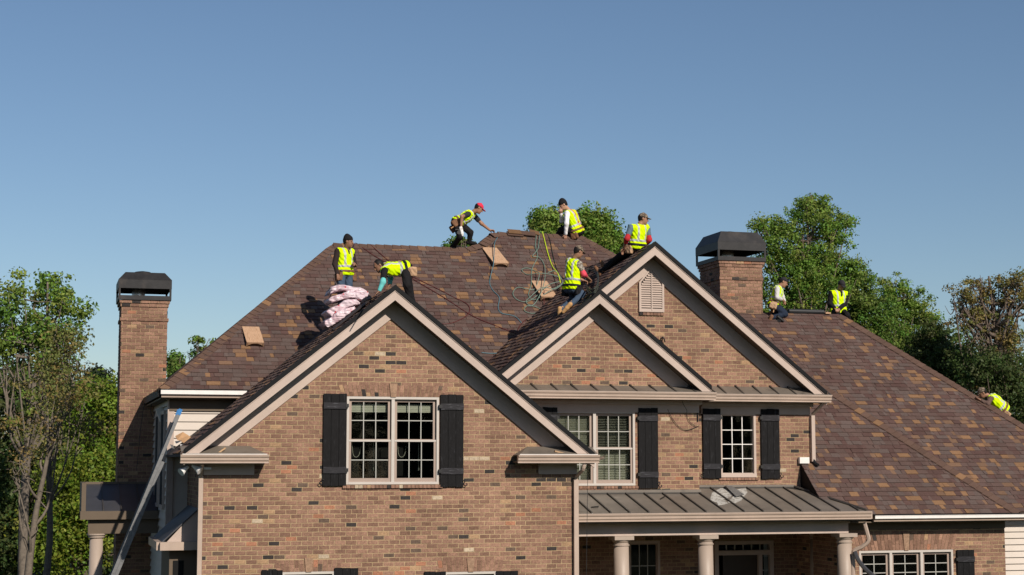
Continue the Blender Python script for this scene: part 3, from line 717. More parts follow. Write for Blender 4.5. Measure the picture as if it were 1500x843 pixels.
# ------------------------------------------------------------------ windows, shutters, vent, door
def sash(win, x0, x1, z0, z1, y, nx, nz, border=.045, bot=None, m=M_SASH):
    bot = bot or border
    MB().box(x0, x0+border, y, y+.035, z0, z1).box(x1-border, x1, y, y+.035, z0, z1).box(x0+border, x1-border, y+.001, y+.034, z0, z0+bot).box(x0+border, x1-border, y+.001, y+.034, z1-border, z1).build('sash', m, win)
    gx0, gx1, gz0, gz1 = x0+border, x1-border, z0+bot, z1-border
    w = .0085
    for i in range(1, nx):
        x = gx0+(gx1-gx0)*i/nx; MB().box(x-w, x+w, y+.006, y+.026, gz0, gz1).build('muntin', M_MUNT, win)
    for k in range(1, nz):
        z = gz0+(gz1-gz0)*k/nz; MB().box(gx0, gx1, y+.0075, y+.0245, z-w, z+w).build('muntin', M_MUNT, win)
    for i in range(nx):
        for k in range(nz):
            a = gx0+(gx1-gx0)*i/nx; b = gx0+(gx1-gx0)*(i+1)/nx; c = gz0+(gz1-gz0)*k/nz; d = gz0+(gz1-gz0)*(k+1)/nz
            tl = rb.uniform(-.0015, .0015)
            MB().prism([(a, y+.018+tl, c), (b, y+.018-tl, c), (b, y+.018-tl, d), (a, y+.018+tl, d)], (0, .004, 0)).build('pane', GLASS, win)
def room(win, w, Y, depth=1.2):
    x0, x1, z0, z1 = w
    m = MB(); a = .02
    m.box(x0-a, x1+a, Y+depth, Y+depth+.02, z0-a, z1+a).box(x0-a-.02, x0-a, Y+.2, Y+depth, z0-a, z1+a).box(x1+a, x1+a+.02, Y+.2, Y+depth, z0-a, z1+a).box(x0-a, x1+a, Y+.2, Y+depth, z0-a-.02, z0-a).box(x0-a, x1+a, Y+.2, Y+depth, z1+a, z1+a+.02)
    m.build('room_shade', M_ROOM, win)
def frame(win, w, Y, t=.045, m=M_FRAME, rec=.05):
    x0, x1, z0, z1 = w
    MB().box(x0, x0+t, Y-.012, Y+rec+.1, z0, z1).box(x1-t, x1, Y-.012, Y+rec+.1, z0, z1).box(x0+t, x1-t, Y-.010, Y+rec+.1, z1-t, z1).box(x0+t, x1-t, Y-.016, Y+rec+.1, z0, z0+t).build('frame', m, win)
def double_hung(w, Y, units, nx, nz, blinds=None, mull=.06):
    win = MB().box(w[0], w[1], Y+.13, Y+.15, w[3]-.03, w[3]).build('window', M_FRAME, house)
    frame(win, w, Y)
    x0, x1, z0, z1 = w[0]+.045, w[1]-.045, w[2]+.045, w[3]-.045
    uw = (x1-x0-mull*(units-1))/units
    for i in range(units):
        a = x0+(uw+mull)*i; b = a+uw
        if i < units-1: MB().box(b, b+mull, Y-.006, Y+.1, z0, z1).build('mullion', M_FRAME, win)
        zm = z0+(z1-z0)*.50
        sash(win, a+.012, b-.012, zm-.02, z1-.005, Y+.055, nx, nz)
        sash(win, a+.006, b-.006, z0, zm+.015, Y+.015, nx, nz, .042, .07)
        MB().box(a+.006, b-.006, Y+.008, Y+.0145, zm-.022, zm+.012).build('meeting_rail', M_FRAME, win)
        kind = blinds[i] if blinds else None
        if kind == 'valance':
            n = 5
            for k in range(n): MB().box(a+.05, b-.06, Y+.16, Y+.172, z1-.12-.03*k, z1-.094-.03*k).build('blind_slat', M_BLIND, win)
            MB().tube(smooth_path([(a+.09, Y+.15, zm-.02), (a+.11, Y+.15, zm-.25), (a+.17, Y+.15, zm-.31), (a+.23, Y+.15, zm-.25), (a+.25, Y+.15, zm-.1)]), .004, 5).build('blind_cord', M_BLIND, win)
            MB().tube([(b-.31, Y+.15, zm), (b-.31, Y+.15, zm-.5)], .004, 5).tube([(b-.31, Y+.15, zm-.5), (b-.31, Y+.15, zm-.56)], .011, 6).build('blind_cord', M_BLIND, win)
        elif kind == 'full' or kind == 'half':
            zz = z1-.02; k = 0
            lo = z0+.02
            while zz > lo:
                tilt = .012 if kind == 'full' else .004
                MB().prism([(a+.02, Y+.15, zz), (a+.02, Y+.15+.026, zz-.012-tilt), (a+.02, Y+.15+.028, zz-.009-tilt), (a+.02, Y+.152, zz+.003)], (b-a-.04, 0, 0)).build('blind_slat', M_BLIND, win)
                zz -= .034; k += 1
            if kind == 'full': MB().box(a+.02, b-.02, Y+.19, Y+.20, lo, z1).build('blind_backing', M_BLIND, win)
            else: MB().box(a+.02, b-.02, Y+.19, Y+.20, lo, zm).build('blind_backing', M_BLIND, win)
    room(win, w, Y); return win
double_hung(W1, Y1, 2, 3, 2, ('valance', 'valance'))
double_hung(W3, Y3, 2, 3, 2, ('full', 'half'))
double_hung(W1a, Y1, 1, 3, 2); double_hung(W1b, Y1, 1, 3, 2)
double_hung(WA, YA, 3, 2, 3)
# fixed twelve-light window of the right gable
win4 = MB().box(W4[0], W4[1], Y4+.13, Y4+.15, W4[3]-.03, W4[3]).build('window', M_SASH, house)
frame(win4, W4, Y4, .05, M_TRIM); MB().box(W4[0], W4[1], Y4-.03, Y4+.02, W4[2]-.005, W4[2]+.075).build('sill', M_TRIM, win4)
sash(win4, W4[0]+.05, W4[1]-.05, W4[2]+.075, W4[3]-.05, Y4+.03, 3, 4, .012, m=M_TRIM); room(win4, W4, Y4)
for o in win4.children:
    if o.name.startswith('muntin'): o.data.materials[0] = M_PALE
# porch window and door unit
winp = MB().box(WP[0], WP[1], YP+.13, YP+.15, WP[3]-.03, WP[3]).build('window', M_SASH, house)
frame(winp, WP, YP, .05, M_TRIM); sash(winp, WP[0]+.05, WP[1]-.05, WP[2]+.05, WP[3]-.05, YP+.03, 3, 5, .03); room(winp, WP, YP)
dx0, dx1, dz0, dz1 = DOOR
door = MB().box(dx0+.22, dx1-.36, YP+.04, YP+.09, -4.4, -2.05).build('front_door', mat('door_stain', (.03, .017, .01), .4), house)
MB().box(dx0, dx0+.09, YP-.04, YP+.1, -4.4, dz1).box(dx1-.09, dx1, YP-.04, YP+.1, -4.4, dz1).box(dx0+.09, dx1-.09, YP-.041, YP+.1, dz1-.08, dz1).box(dx0+.09, dx1-.09, YP-.039, YP+.1, -2.05, -1.95).box(dx1-.36, dx1-.27, YP-.038, YP+.1, -4.4, -2.05).build('door_frame', M_TRIM, door)
MB().box(dx1-.26, dx1-.10, YP+.05, YP+.06, -4.2, -2.1).build('sidelight', GLASS, door)
for k in range(5): MB().box(dx1-.26, dx1-.10, YP+.03, YP+.048, -2.4-.35*k, -2.38-.35*k).build('muntin', M_MUNT, door)
MB().box(dx0+.1, dx1-.1, YP+.05, YP+.06, -1.94, dz1-.09).build('transom', GLASS, door)
for k in range(1, 6): x = dx0+.1+(dx1-dx0-.2)*k/6; MB().box(x-.012, x+.012, YP+.02, YP+.048, -1.94, dz1-.09).build('muntin', M_MUNT, door)
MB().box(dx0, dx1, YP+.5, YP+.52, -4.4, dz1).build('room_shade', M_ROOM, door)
MB().lathe([(.02, -.02), (.035, 0), (.03, .03), (.012, .04)], (dx0+.32, YP+.02, -3.4), 12).build('door_knob', mat('brass', (.5, .35, .12), .3, metal=1), door)

def shutter(u0, v0, u1, v1, Y, boards=3, hook=1, hinge=-1, battens=(.13, .83), lean=0.0):
    x0, x1, z0, z1 = rect(u0, v0, u1, v1, Y)
    y = Y-.055
    sh = MB().box(x0+.01, x1-.01, y+.03, y+.045, z0+.01, z1-.01).build('shutter', M_SHUT, house)
    bw = (x1-x0)/boards
    for i in range(boards):
        dz = rb.uniform(-.006, .006)
        MB().box(x0+bw*i+.003, x0+bw*(i+1)-.003, y+rb.uniform(0, .003), y+.03, z0+dz, z1+dz).build('board', M_SHUT, sh)
    for f in battens:
        zc = z1-(z1-z0)*f; h = .058
        MB().box(x0+.004, x1-.004, y-.022, y-.0005, zc-h, zc+h).build('batten', M_BATTEN, sh)
        hx_ = x1 if hinge > 0 else x0
        MB().box(hx_-.03, hx_+.03, y-.03, y+.05, zc-.03, zc+.035).build('hinge', M_IRON, sh)
    hxx = x1 if hook > 0 else x0
    s = 1 if hook > 0 else -1
    b = np.array((hxx+s*.01, y-.01, z0+.075))
    pts = [b+np.array((s*a, 0, c)) for a, c in ((-.03, .03), (0, .05), (.012, .025), (.0, 0), (-.01, -.02), (.012, -.05), (.045, -.045), (.055, -.02), (.04, -.01))]
    MB().tube(smooth_path(pts, 4), .009, 6).build('holdback', M_IRON, sh)
shutter(473.5, 577, 506.5, 712, Y1, hook=-1, hinge=1)
shutter(644.5, 578.5, 678, 713.5, Y1, hook=1, hinge=-1)
shutter(794, 597, 816, 712, Y3, hook=-1, hinge=1)
shutter(934, 598, 963.5, 715.5, Y3, hook=1, hinge=-1)
shutter(1028, 599, 1055.5, 701, Y4, hook=-1, hinge=1)
shutter(1113, 599.5, 1141.5, 701.5, Y4, hook=1, hinge=-1)
shutter(383, 835.5, 412, 960, Y1, 4, -1, 1, (.12, .85)); shutter(489.5, 832.5, 523, 960, Y1, 3, 1, -1, (.12, .85))
shutter(621, 838, 652, 960, Y1, 4, -1, 1, (.12, .85)); shutter(726, 836.5, 758, 960, Y1, 3, 1, -1, (.12, .85))
shutter(1400, 805.5, 1428, 905, YA, 3, 1, -1, (.14, .85))
# louvred gable vent
vx0, vx1, vz0, vz1 = VENT; xm = (vx0+vx1)/2; zs = vz1-.33
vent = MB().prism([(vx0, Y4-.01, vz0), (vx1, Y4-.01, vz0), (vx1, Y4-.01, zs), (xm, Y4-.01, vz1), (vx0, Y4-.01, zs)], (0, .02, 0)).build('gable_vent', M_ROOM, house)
fr = MB()
fr.box(vx0, vx0+.045, Y4-.05, Y4-.011, vz0, zs).box(vx1-.045, vx1, Y4-.05, Y4-.011, vz0, zs).box(vx0+.045, vx1-.045, Y4-.0505, Y4-.011, vz0, vz0+.07)
fr.prism([(vx0, Y4-.049, zs), (vx0+.045, Y4-.049, zs-.0), (xm, Y4-.049, vz1-.055), (xm, Y4-.049, vz1)], (0, .038, 0)).prism([(vx1, Y4-.049, zs), (vx1-.045, Y4-.049, zs), (xm, Y4-.049, vz1-.055), (xm, Y4-.049, vz1)], (0, .038, 0))
fr.build('frame', M_TRIM, vent)
MB().box(xm-.011, xm+.011, Y4-.058, Y4-.0505, vz0+.03, vz1-.06).build('louvre_rod', M_TRIM, vent)
k = 0; z = vz0+.09
while z < vz1-.10:
    hw = (vx1-vx0)/2-.046
    if z+.04 > zs-.04: hw = max(.02, hw*(1-(z+.04-zs+.04)/(vz1-zs)))
    MB().prism([(xm-hw, Y4-.046, z), (xm-hw, Y4-.016, z+.038), (xm-hw, Y4-.016, z+.046), (xm-hw, Y4-.046, z+.008)], (2*hw, 0, 0)).build('slat', M_TRIM, vent)
    z += .0475
# ------------------------------------------------------------------ chimneys
def chimney(x0, x1, y0, y1, zb_, zt, capz, label, bands=()):
    ch = MB().box(x0+.012, x1-.012, y0+.012, y1-.012, zb_, zt).build('chimney', M_MORTAR, house)
    ch['label'] = label
    b = MB()
    def ring(e, z0, z1):
        for (o, u, n, a0, a1) in (((0, y0-e+.012, 0), UXv, NY, x0-e, x1+e), ((0, y1+e-.012, 0), UXv, -NY, x0-e, x1+e), ((x0-e+.012, 0, 0), (0, 1, 0), NX, y0-e, y1+e), ((x1+e-.012, 0, 0), (0, 1, 0), UXv, y0-e, y1+e)):
            brick_face(b, o, u, UZv, n, [[(a0, z0), (a1, z0), (a1, z1), (a0, z1)]], (), rb.random()*.1, None, CH, BL, .012)
        if e > 0: core.box(x0-e+.014, x1+e-.014, y0-e+.014, y1+e-.014, z0+.004, z1-.004)
    core = MB()
    top = math.floor(zt/CH)*CH
    ring(0, zb_, top-2*CH)
    ring(.022, top-2*CH, top-CH); ring(.045, top-CH, top)
    nb = top-6*CH; ring(.025, nb, nb+CH)
    core.build('corbel_core', M_MORTAR, ch)
    b.build('brickwork', M_BRICK, ch, kind='stuff')
    # sheet-metal hood on an open frame
    e = .075; X0, X1, Ya, Yb = x0-e, x1+e, y0-e, y1+e; z0, z1, z2, z3 = top-.004, top+.10, capz-.42+.0, capz
    zl = top+.32; zh = top+.49
    fr = MB()
    fr.box(X0, X1, Ya, Ya+.03, z0, top+.095).box(X0, X1, Yb-.03, Yb, z0, top+.095).box(X0, X0+.03, Ya+.03, Yb-.03, z0, top+.094).box(X1-.03, X1, Ya+.03, Yb-.03, z0, top+.094)
    for x in (X0, X1-.045):
        for y in (Ya, Yb-.045): fr.box(x, x+.045, y, y+.045, top+.095, zl-.06)
    fr.build('cap_frame', M_CAP, ch)
    hd = MB(); hb_ = zl-.06
    hd.box(X0-.004, X1+.004, Ya-.004, Ya+.012, hb_, zh-.03).box(X0-.004, X1+.004, Yb-.012, Yb+.004, hb_, zh-.03).box(X0-.004, X0+.012, Ya+.012, Yb-.012, hb_, zh-.031).box(X1-.012, X1+.004, Ya+.012, Yb-.012, hb_, zh-.031)
    ins = .15; A = [(X0-.006, Ya-.006, zh-.03), (X1+.006, Ya-.006, zh-.03), (X1+.006, Yb+.006, zh-.03), (X0-.006, Yb+.006, zh-.03)]
    B = [(X0+ins, Ya+ins, capz), (X1-ins, Ya+ins, capz), (X1-ins, Yb-ins, capz), (X0+ins, Yb-ins, capz)]
    for i in range(4): hd.poly([A[i], A[(i+1) % 4], B[(i+1) % 4], B[i]])
    hd.poly(B); hd.poly(A[::-1])
    hd.build('cap_hood', M_CAP, ch)
    xm, ym = (x0+x1)/2, (y0+y1)/2
    MB().lathe([(.15, zt-.05), (.15, hb_+.10)], (xm-.12, ym-.1, 0), 20).build('flue', M_FLUE, ch, smooth=True)
    MB().lathe([(.19, capz), (.19, capz+.055), (.17, capz+.065), (.05, capz+.085)], (xm-.03, ym, 0), 20).build('cap_collar', M_CAP, ch)
    MB().box(X0+.2, X1-.2, Ya+.2, Yb-.2, top-.01, top+.03).build('chase_top', M_FLUE, ch)
    return ch
chimney(1.625, 2.66, 39.0, 40.2, -H, 3.66, 4.30, 'left chimney rising clear of the eave behind the ladder')
chimney(16.08, 17.22, 38.42, 39.75, 2.4, 4.99, 5.70, 'right chimney standing on the wing ridge')
# ------------------------------------------------------------------ downspouts, lamps, wires
def spout(name, pts, r=.036, m=M_GUT, n=4):
    P = [np.asarray(p, float) for p in pts]; return MB().tube(smooth_path(P, n), r, 6).build(name, m, house)
spout('downspout', [(WX1+.04, RB+.0, -.05), (WX1+.02, RB+.03, -.17), (WX1-.02, Y1-.10, -.30), (WX1-.03, Y1-.055, -.40)])
MB().box(WX1-.075, WX1+.015, Y1-.095, Y1-.012, -4.6, -.36).build('downspout', M_GUT, house)
MB().box(WX0-.085, WX0-.005, Y1-.02, Y1+.07, -4.6, -.28).build('downspout', M_GUT, house)
spout('downspout', [(WX0-.05, RB+.05, -.05), (WX0-.05, Y1-.12, -.16), (WX0-.045, Y1+.02, -.32)], .034)
p0 = at(1186, 609, Y4-.05); p1 = at(1189, 668, Y4-.05)
MB().box(w4x1+.005, w4x1+.085, Y4-.09, Y4-.01, -.02, p0[2]).build('downspout', M_TRIM, house)
spout('downspout', [(w4x1+.17, YR4+.05, 1.23), (w4x1+.12, YR4+.15, 1.14), (w4x1+.045, Y4-.06, .98)], .035)
spout('downspout', [(w4x1+.045, Y4-.06, .02), (w4x1+.06, Y4-.10, -.05), (w4x1+.10, Y4-.18, -.10)], .034, M_IRON)
yq = PE+.12
spout('downspout', [at(1266, 766, yq), at(1270, 780, yq), at(1272, 792, yq+.02), at(1263, 801, yq+.1), at(1253, 806, yq+.18), at(1250, 815, yq+.2), at(1250, 860, yq+.2), at(1250, 1000, yq+.2)], .042, n=5)
spout('drain_pipe', [at(1252, 808, yq+.1), at(1258, 822, yq+.05), at(1272, 838, yq), at(1292, 852, yq-.05)], .045, M_METDK)
# twin flood lamp under the left return
fl = MB().box(WX0-.0, WX0+.12, Y1-.16, Y1-.02, -.16, -.12).build('flood_lamp', M_WHITE, house)
for u, v, d in ((269, 689, -1), (289, 687, 1)):
    p = at(u, v, Y1-.2)
    MB().tube([p+np.array((-d*.09, .05, .06)), p, p+np.array((d*.05, -.03, -.04))], [.02, .05, .075], 12).build('lamp_head', M_WHITE, fl)
p = at(236, 607, 36.0); MB().obox(p, (.07, 0, .03), (0, .09, 0), (-.05, 0, .13)).build('wall_lamp', M_PALE, house)
# wires left dangling on the facade
wm = mat('black_wire', (.02, .02, .02), .6)
def wire(name, pts, Y, r=.006, m=wm): return MB().tube(smooth_path([at(u, v, Y) for u, v in pts], 5), r, 5).build(name, m, house)
wire('loose_wire', [(978, 600), (984, 612), (993, 624), (1002, 630), (1012, 629), (1024, 624)], Y3-.03)
wire('loose_wire', [(1006, 601), (1007, 612), (1012, 620), (1020, 625)], Y3-.03)
wire('loose_wire', [(997, 576), (1000, 590), (1006, 601)], Y3-.2)
wire('loose_wire', [(861, 697), (860, 760), (859, 843), (859, 900)], Y1-.2, .005)
wire('loose_wire', [(212, 590), (207, 620), (203, 660), (200, 690)], 38.2, .007)
wire('loose_wire', [(222, 592), (221, 605), (225, 612), (228, 600)], 37.0, .007)
wire('downspout_strap', [(1022, 605), (1022, 618)], Y3-.02, .012, M_IRON)
# iron wall bracket on the right gable
b = at(970, 497, Y4-.03)
MB().tube(smooth_path([b+np.array(q) for q in ((-.05, -.02, .0), (.0, -.05, .03), (.03, -.05, -.02), (.05, -.02, -.06))], 4), .014, 6).tube([b+np.array((.02, .02, .05)), b+np.array((.03, -.05, .0))], .012, 6).build('wall_bracket', M_IRON, house)

# ------------------------------------------------------------------ shaded side porch and bay roof on the left
SY = 36.6
a = at(120, 709, SY); b_ = at(121, 760, SY); xr = XC-.02
so = MB().prism([(a[0]+.08, SY, b_[2]+.16), (xr, SY, b_[2]+.16), (xr, SY+1.6, a[2]-.03), (a[0]+.08, SY+1.6, a[2]-.03)], (0, 0, -.03)).build('side_porch_roof', M_METDK, house)
for k in range(5):
    x = a[0]+.08+(xr-a[0]-.1)*k/4
    MB().prism([(x-.012, SY-.01, b_[2]+.185), (x+.012, SY-.01, b_[2]+.185), (x+.012, SY+1.6, a[2]-.005), (x-.012, SY+1.6, a[2]-.005)], (0, 0, -.02)).build('seam', M_SEAM, so)
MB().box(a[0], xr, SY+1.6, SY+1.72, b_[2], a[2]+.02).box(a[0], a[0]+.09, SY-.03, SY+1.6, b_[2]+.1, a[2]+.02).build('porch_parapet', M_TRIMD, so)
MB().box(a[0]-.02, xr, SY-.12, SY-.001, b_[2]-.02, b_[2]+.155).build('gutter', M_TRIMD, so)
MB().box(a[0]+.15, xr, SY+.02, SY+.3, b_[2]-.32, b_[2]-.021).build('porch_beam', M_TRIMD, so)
cc = at(141, 800, SY+.15); o = np.array([cc[0], SY+.15, 0]); zt = b_[2]-.32
sc = MB().lathe([(.15, -4.5), (.155, -3.4), (.135, zt-.1)], o, 24).build('column', M_COLUMN, house, smooth=True)
MB().lathe([(.14, zt-.1), (.17, zt-.08), (.17, zt-.05), (.2, zt-.03), (.2, zt)], o, 24).build('capital', M_COLUMN, sc)
# lean-to bay on the side of the front gable
bx0 = at(245, 800, 31.6)[0]; zg = at(262, 798, 31.55)[2]; zw = at(285, 742, 33.0)[2]
bay = MB().prism([(bx0-.1, 31.55, zg+.06), (bx0-.1, 33.9, zg+.06), (WX0-.012, 33.9, zw), (WX0-.012, 31.55, zw)], (0, 0, -.03)).build('bay_roof', M_METDK, house)
MB().prism([(bx0-.02, 31.57, zg+.04), (WX0-.02, 31.57, zg+.04), (WX0-.02, 31.57, zw-.03), (WX0-.18, 31.57, zw-.18)], (0, .05, 0)).build('bay_gable', M_TRIM, bay)
MB().box(bx0-.14, WX0-.012, 31.44, 31.55, zg-.10, zg+.05).box(bx0-.2, bx0-.09, 31.55, 33.9, zg-.10, zg+.05).build('gutter', M_GUT, bay)
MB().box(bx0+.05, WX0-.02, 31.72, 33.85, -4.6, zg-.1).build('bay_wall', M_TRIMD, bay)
MB().box(bx0+.12, WX0-.25, 31.70, 31.715, -4.0, zg-.3).build('bay_window', M_ROOM, bay)
# ------------------------------------------------------------------ people: bodies and clothes as iso-surfaces of joined limbs
def cone(a, b, ra, rb_, k=.03): return ('c', np.asarray(a, float), np.asarray(b, float), ra, rb_, k)
def ell(c, fr, r, k=.02): return ('e', np.asarray(c, float), np.asarray(fr, float), np.asarray(r, float), k)
def rbox(c, fr, h, rad, k=.01): return ('b', np.asarray(c, float), np.asarray(fr, float), np.asarray(h, float), rad, k)
def bbox(p):
    if p[0] == 'c': return np.minimum(p[1]-p[3], p[2]-p[4]), np.maximum(p[1]+p[3], p[2]+p[4])
    if p[0] == 'e': m = max(p[3]); return p[1]-m, p[1]+m
    m = np.linalg.norm(p[3])+p[4]; return p[1]-m, p[1]+m
def dist(p, P):
    if p[0] == 'c':
        a, b = p[1], p[2]; ab = b-a; t = np.clip(((P-a)@ab)/max(ab@ab, 1e-9), 0, 1)
        return np.linalg.norm(P-a-t[..., None]*ab, axis=-1)-(p[3]+(p[4]-p[3])*t)
    if p[0] == 'e':
        q = (P-p[1])@p[2].T; r = p[3]; return (np.linalg.norm(q/r, axis=-1)-1)*min(r)
    q = np.abs((P-p[1])@p[2].T)-p[3]; return np.linalg.norm(np.maximum(q, 0), axis=-1)+np.minimum(q.max(-1), 0)-p[4]
def field(prims, h, cuts=(), wrinkle=0.0, pad=.03):
    lo = np.min([bbox(p)[0] for p in prims], 0)-pad; hi = np.max([bbox(p)[1] for p in prims], 0)+pad
    n = np.ceil((hi-lo)/h).astype(int)+1
    D = np.full(n, .25, np.float32)
    ax = [lo[i]+h*np.arange(n[i]) for i in range(3)]
    for p in prims:
        l, u = bbox(p); k = p[-1]; i0 = np.maximum(((l-.07-lo)/h).astype(int), 0); i1 = np.minimum(((u+.07-lo)/h).astype(int)+2, n)
        sl = tuple(slice(i0[i], i1[i]) for i in range(3))
        P = np.stack(np.meshgrid(*[ax[i][i0[i]:i1[i]] for i in range(3)], indexing='ij'), -1)
        d = dist(p, P); o = D[sl]
        w = np.clip(.5+.5*(o-d)/k, 0, 1); D[sl] = o+(d-o)*w-k*w*(1-w)
    if cuts or wrinkle:
        P = np.stack(np.meshgrid(*ax, indexing='ij'), -1)
        if wrinkle: D += wrinkle*(np.sin(P@np.array((31., 17, 43))+2*np.sin(P@np.array((9., 23, 13))))*np.sin(P@np.array((-21., 37, 19)))+.6*np.sin(P@np.array((63., -41, 55))+np.sin(P@np.array((40., 20, 11)))))
        for c in cuts: D = np.maximum(D, c(P))
    return D, lo
def surfnet(D, lo, h):
    """naive surface nets -> vertices, quads"""
    D = np.pad(D, 1, constant_values=.3); lo = lo-h
    s = D < 0; nx, ny, nz = D.shape
    acc = np.zeros((nx-1, ny-1, nz-1, 3), np.float32); cnt = np.zeros((nx-1, ny-1, nz-1), np.float32)
    base = np.stack(np.meshgrid(np.arange(nx-1), np.arange(ny-1), np.arange(nz-1), indexing='ij'), -1).astype(np.float32)
    quads = []
    for ax in range(3):
        a = [slice(None)]*3; b = [slice(None)]*3; a[ax] = slice(0, -1); b[ax] = slice(1, None)
        da, db = D[tuple(a)], D[tuple(b)]; cr = (da < 0) != (db < 0)
        idx = np.argwhere(cr); t = da[cr]/(da[cr]-db[cr]); pos = idx.astype(np.float32); pos[:, ax] += t
        o1, o2 = (ax+1) % 3, (ax+2) % 3; cells = []
        for d1, d2 in ((0, 0), (-1, 0), (-1, -1), (0, -1)):
            c = idx.copy(); c[:, o1] += d1; c[:, o2] += d2; cells.append(c)
            np.add.at(acc, (c[:, 0], c[:, 1], c[:, 2]), pos); np.add.at(cnt, (c[:, 0], c[:, 1], c[:, 2]), 1)
        q = np.stack(cells, 1); fl = (da[cr] < 0); q[~fl] = q[~fl][:, ::-1]; quads.append(q)
    m = cnt > 0; ids = np.full(cnt.shape, -1, np.int64); ids[m] = np.arange(m.sum())
    V = acc[m]/cnt[m][:, None]; Q = np.concatenate(quads); Q = ids[Q[..., 0], Q[..., 1], Q[..., 2]]
    return V*h+lo, Q
def skin_part(name, prims, mt, parent, h=.012, cuts=(), wrinkle=0.0):
    D, lo = field(prims, h, cuts, wrinkle)
    if not (D < 0).any(): return None
    V, Q = surfnet(D, lo, h)
    return link_mesh(name, np_mesh(name, V-ORG[parent], Q, None, True), mt, parent)

SKINS = {k: mat('skin_'+k, c, .55, None, 30, .06) for k, c in (('tan', (.30, .155, .095)), ('brown', (.22, .11, .065)), ('fair', (.45, .25, .17)))}
CL = {}
def cloth(n, c, rough=.85, blot=None, nscale=25): 
    if n not in CL: CL[n] = mat('cloth_'+n, c, rough, None, nscale, .12, .2, 120, .1, blot=blot)
    return CL[n]
VEST = mat('hi_vis_vest', (.58, .82, .0), .75, None, 9, .12, .15, 90, .1)
STRIPE = mat('reflective_tape', (.42, .42, .42), .45, None, 30, .1, 0, 60, .4)
RED_TAPE = mat('red_tape', (.55, .04, .03), .6)
LEATHER = mat('tool_leather', (.17, .085, .045), .75, None, 18, .3, .3, 40, .2)
SUEDE = mat('tan_suede', (.42, .27, .165), .85, None, 18, .25, .3, 40, .1)
BLACKBELT = mat('black_nylon', (.012, .012, .014), .7, None, 18, .2, spec=.15)
HAIR = mat('dark_hair', (.012, .009, .008), .6, None, 40, .2, spec=.2)
EYE = mat('eye', (.02, .015, .012), .3)

def hand(prims, wrist, d, pn, side, grip):
    """palm + four fingers + thumb; d points along the hand, pn is the palm normal, side points to the thumb"""
    d = unit(d); pn = unit(pn-d*(pn@d)); s = unit(np.cross(d, pn)); s = s if s@side > 0 else -s
    c = wrist+d*.045
    for k in (-1, -.33, .33, 1): prims.append(cone(wrist+d*.01+s*.018*k, wrist+d*.085+s*.029*k, .014, .0125, .012))
    for k, L in ((-1, .062), (-.33, .074), (.33, .080), (1, .070)):
        p0 = wrist+d*.088+s*.029*k; a = grip*.9
        d1 = d*math.cos(a)+pn*math.sin(a); p1 = p0+d1*L*.5; d2 = d*math.cos(2.1*a)+pn*math.sin(2.1*a); p2 = p1+d2*L*.5
        prims.append(cone(p0, p1, .0095, .009, .004)); prims.append(cone(p1, p2, .009, .0078, .004))
    t0 = wrist+d*.025+s*.03; t1 = t0+unit(s*.8+d*.7+pn*.4)*.042; t2 = t1+unit(d*.9+s*.15+pn*.6*grip)*.035
    prims.append(cone(t0, t1, .013, .0105, .008)); prims.append(cone(t1, t2, .0105, .0085, .004))

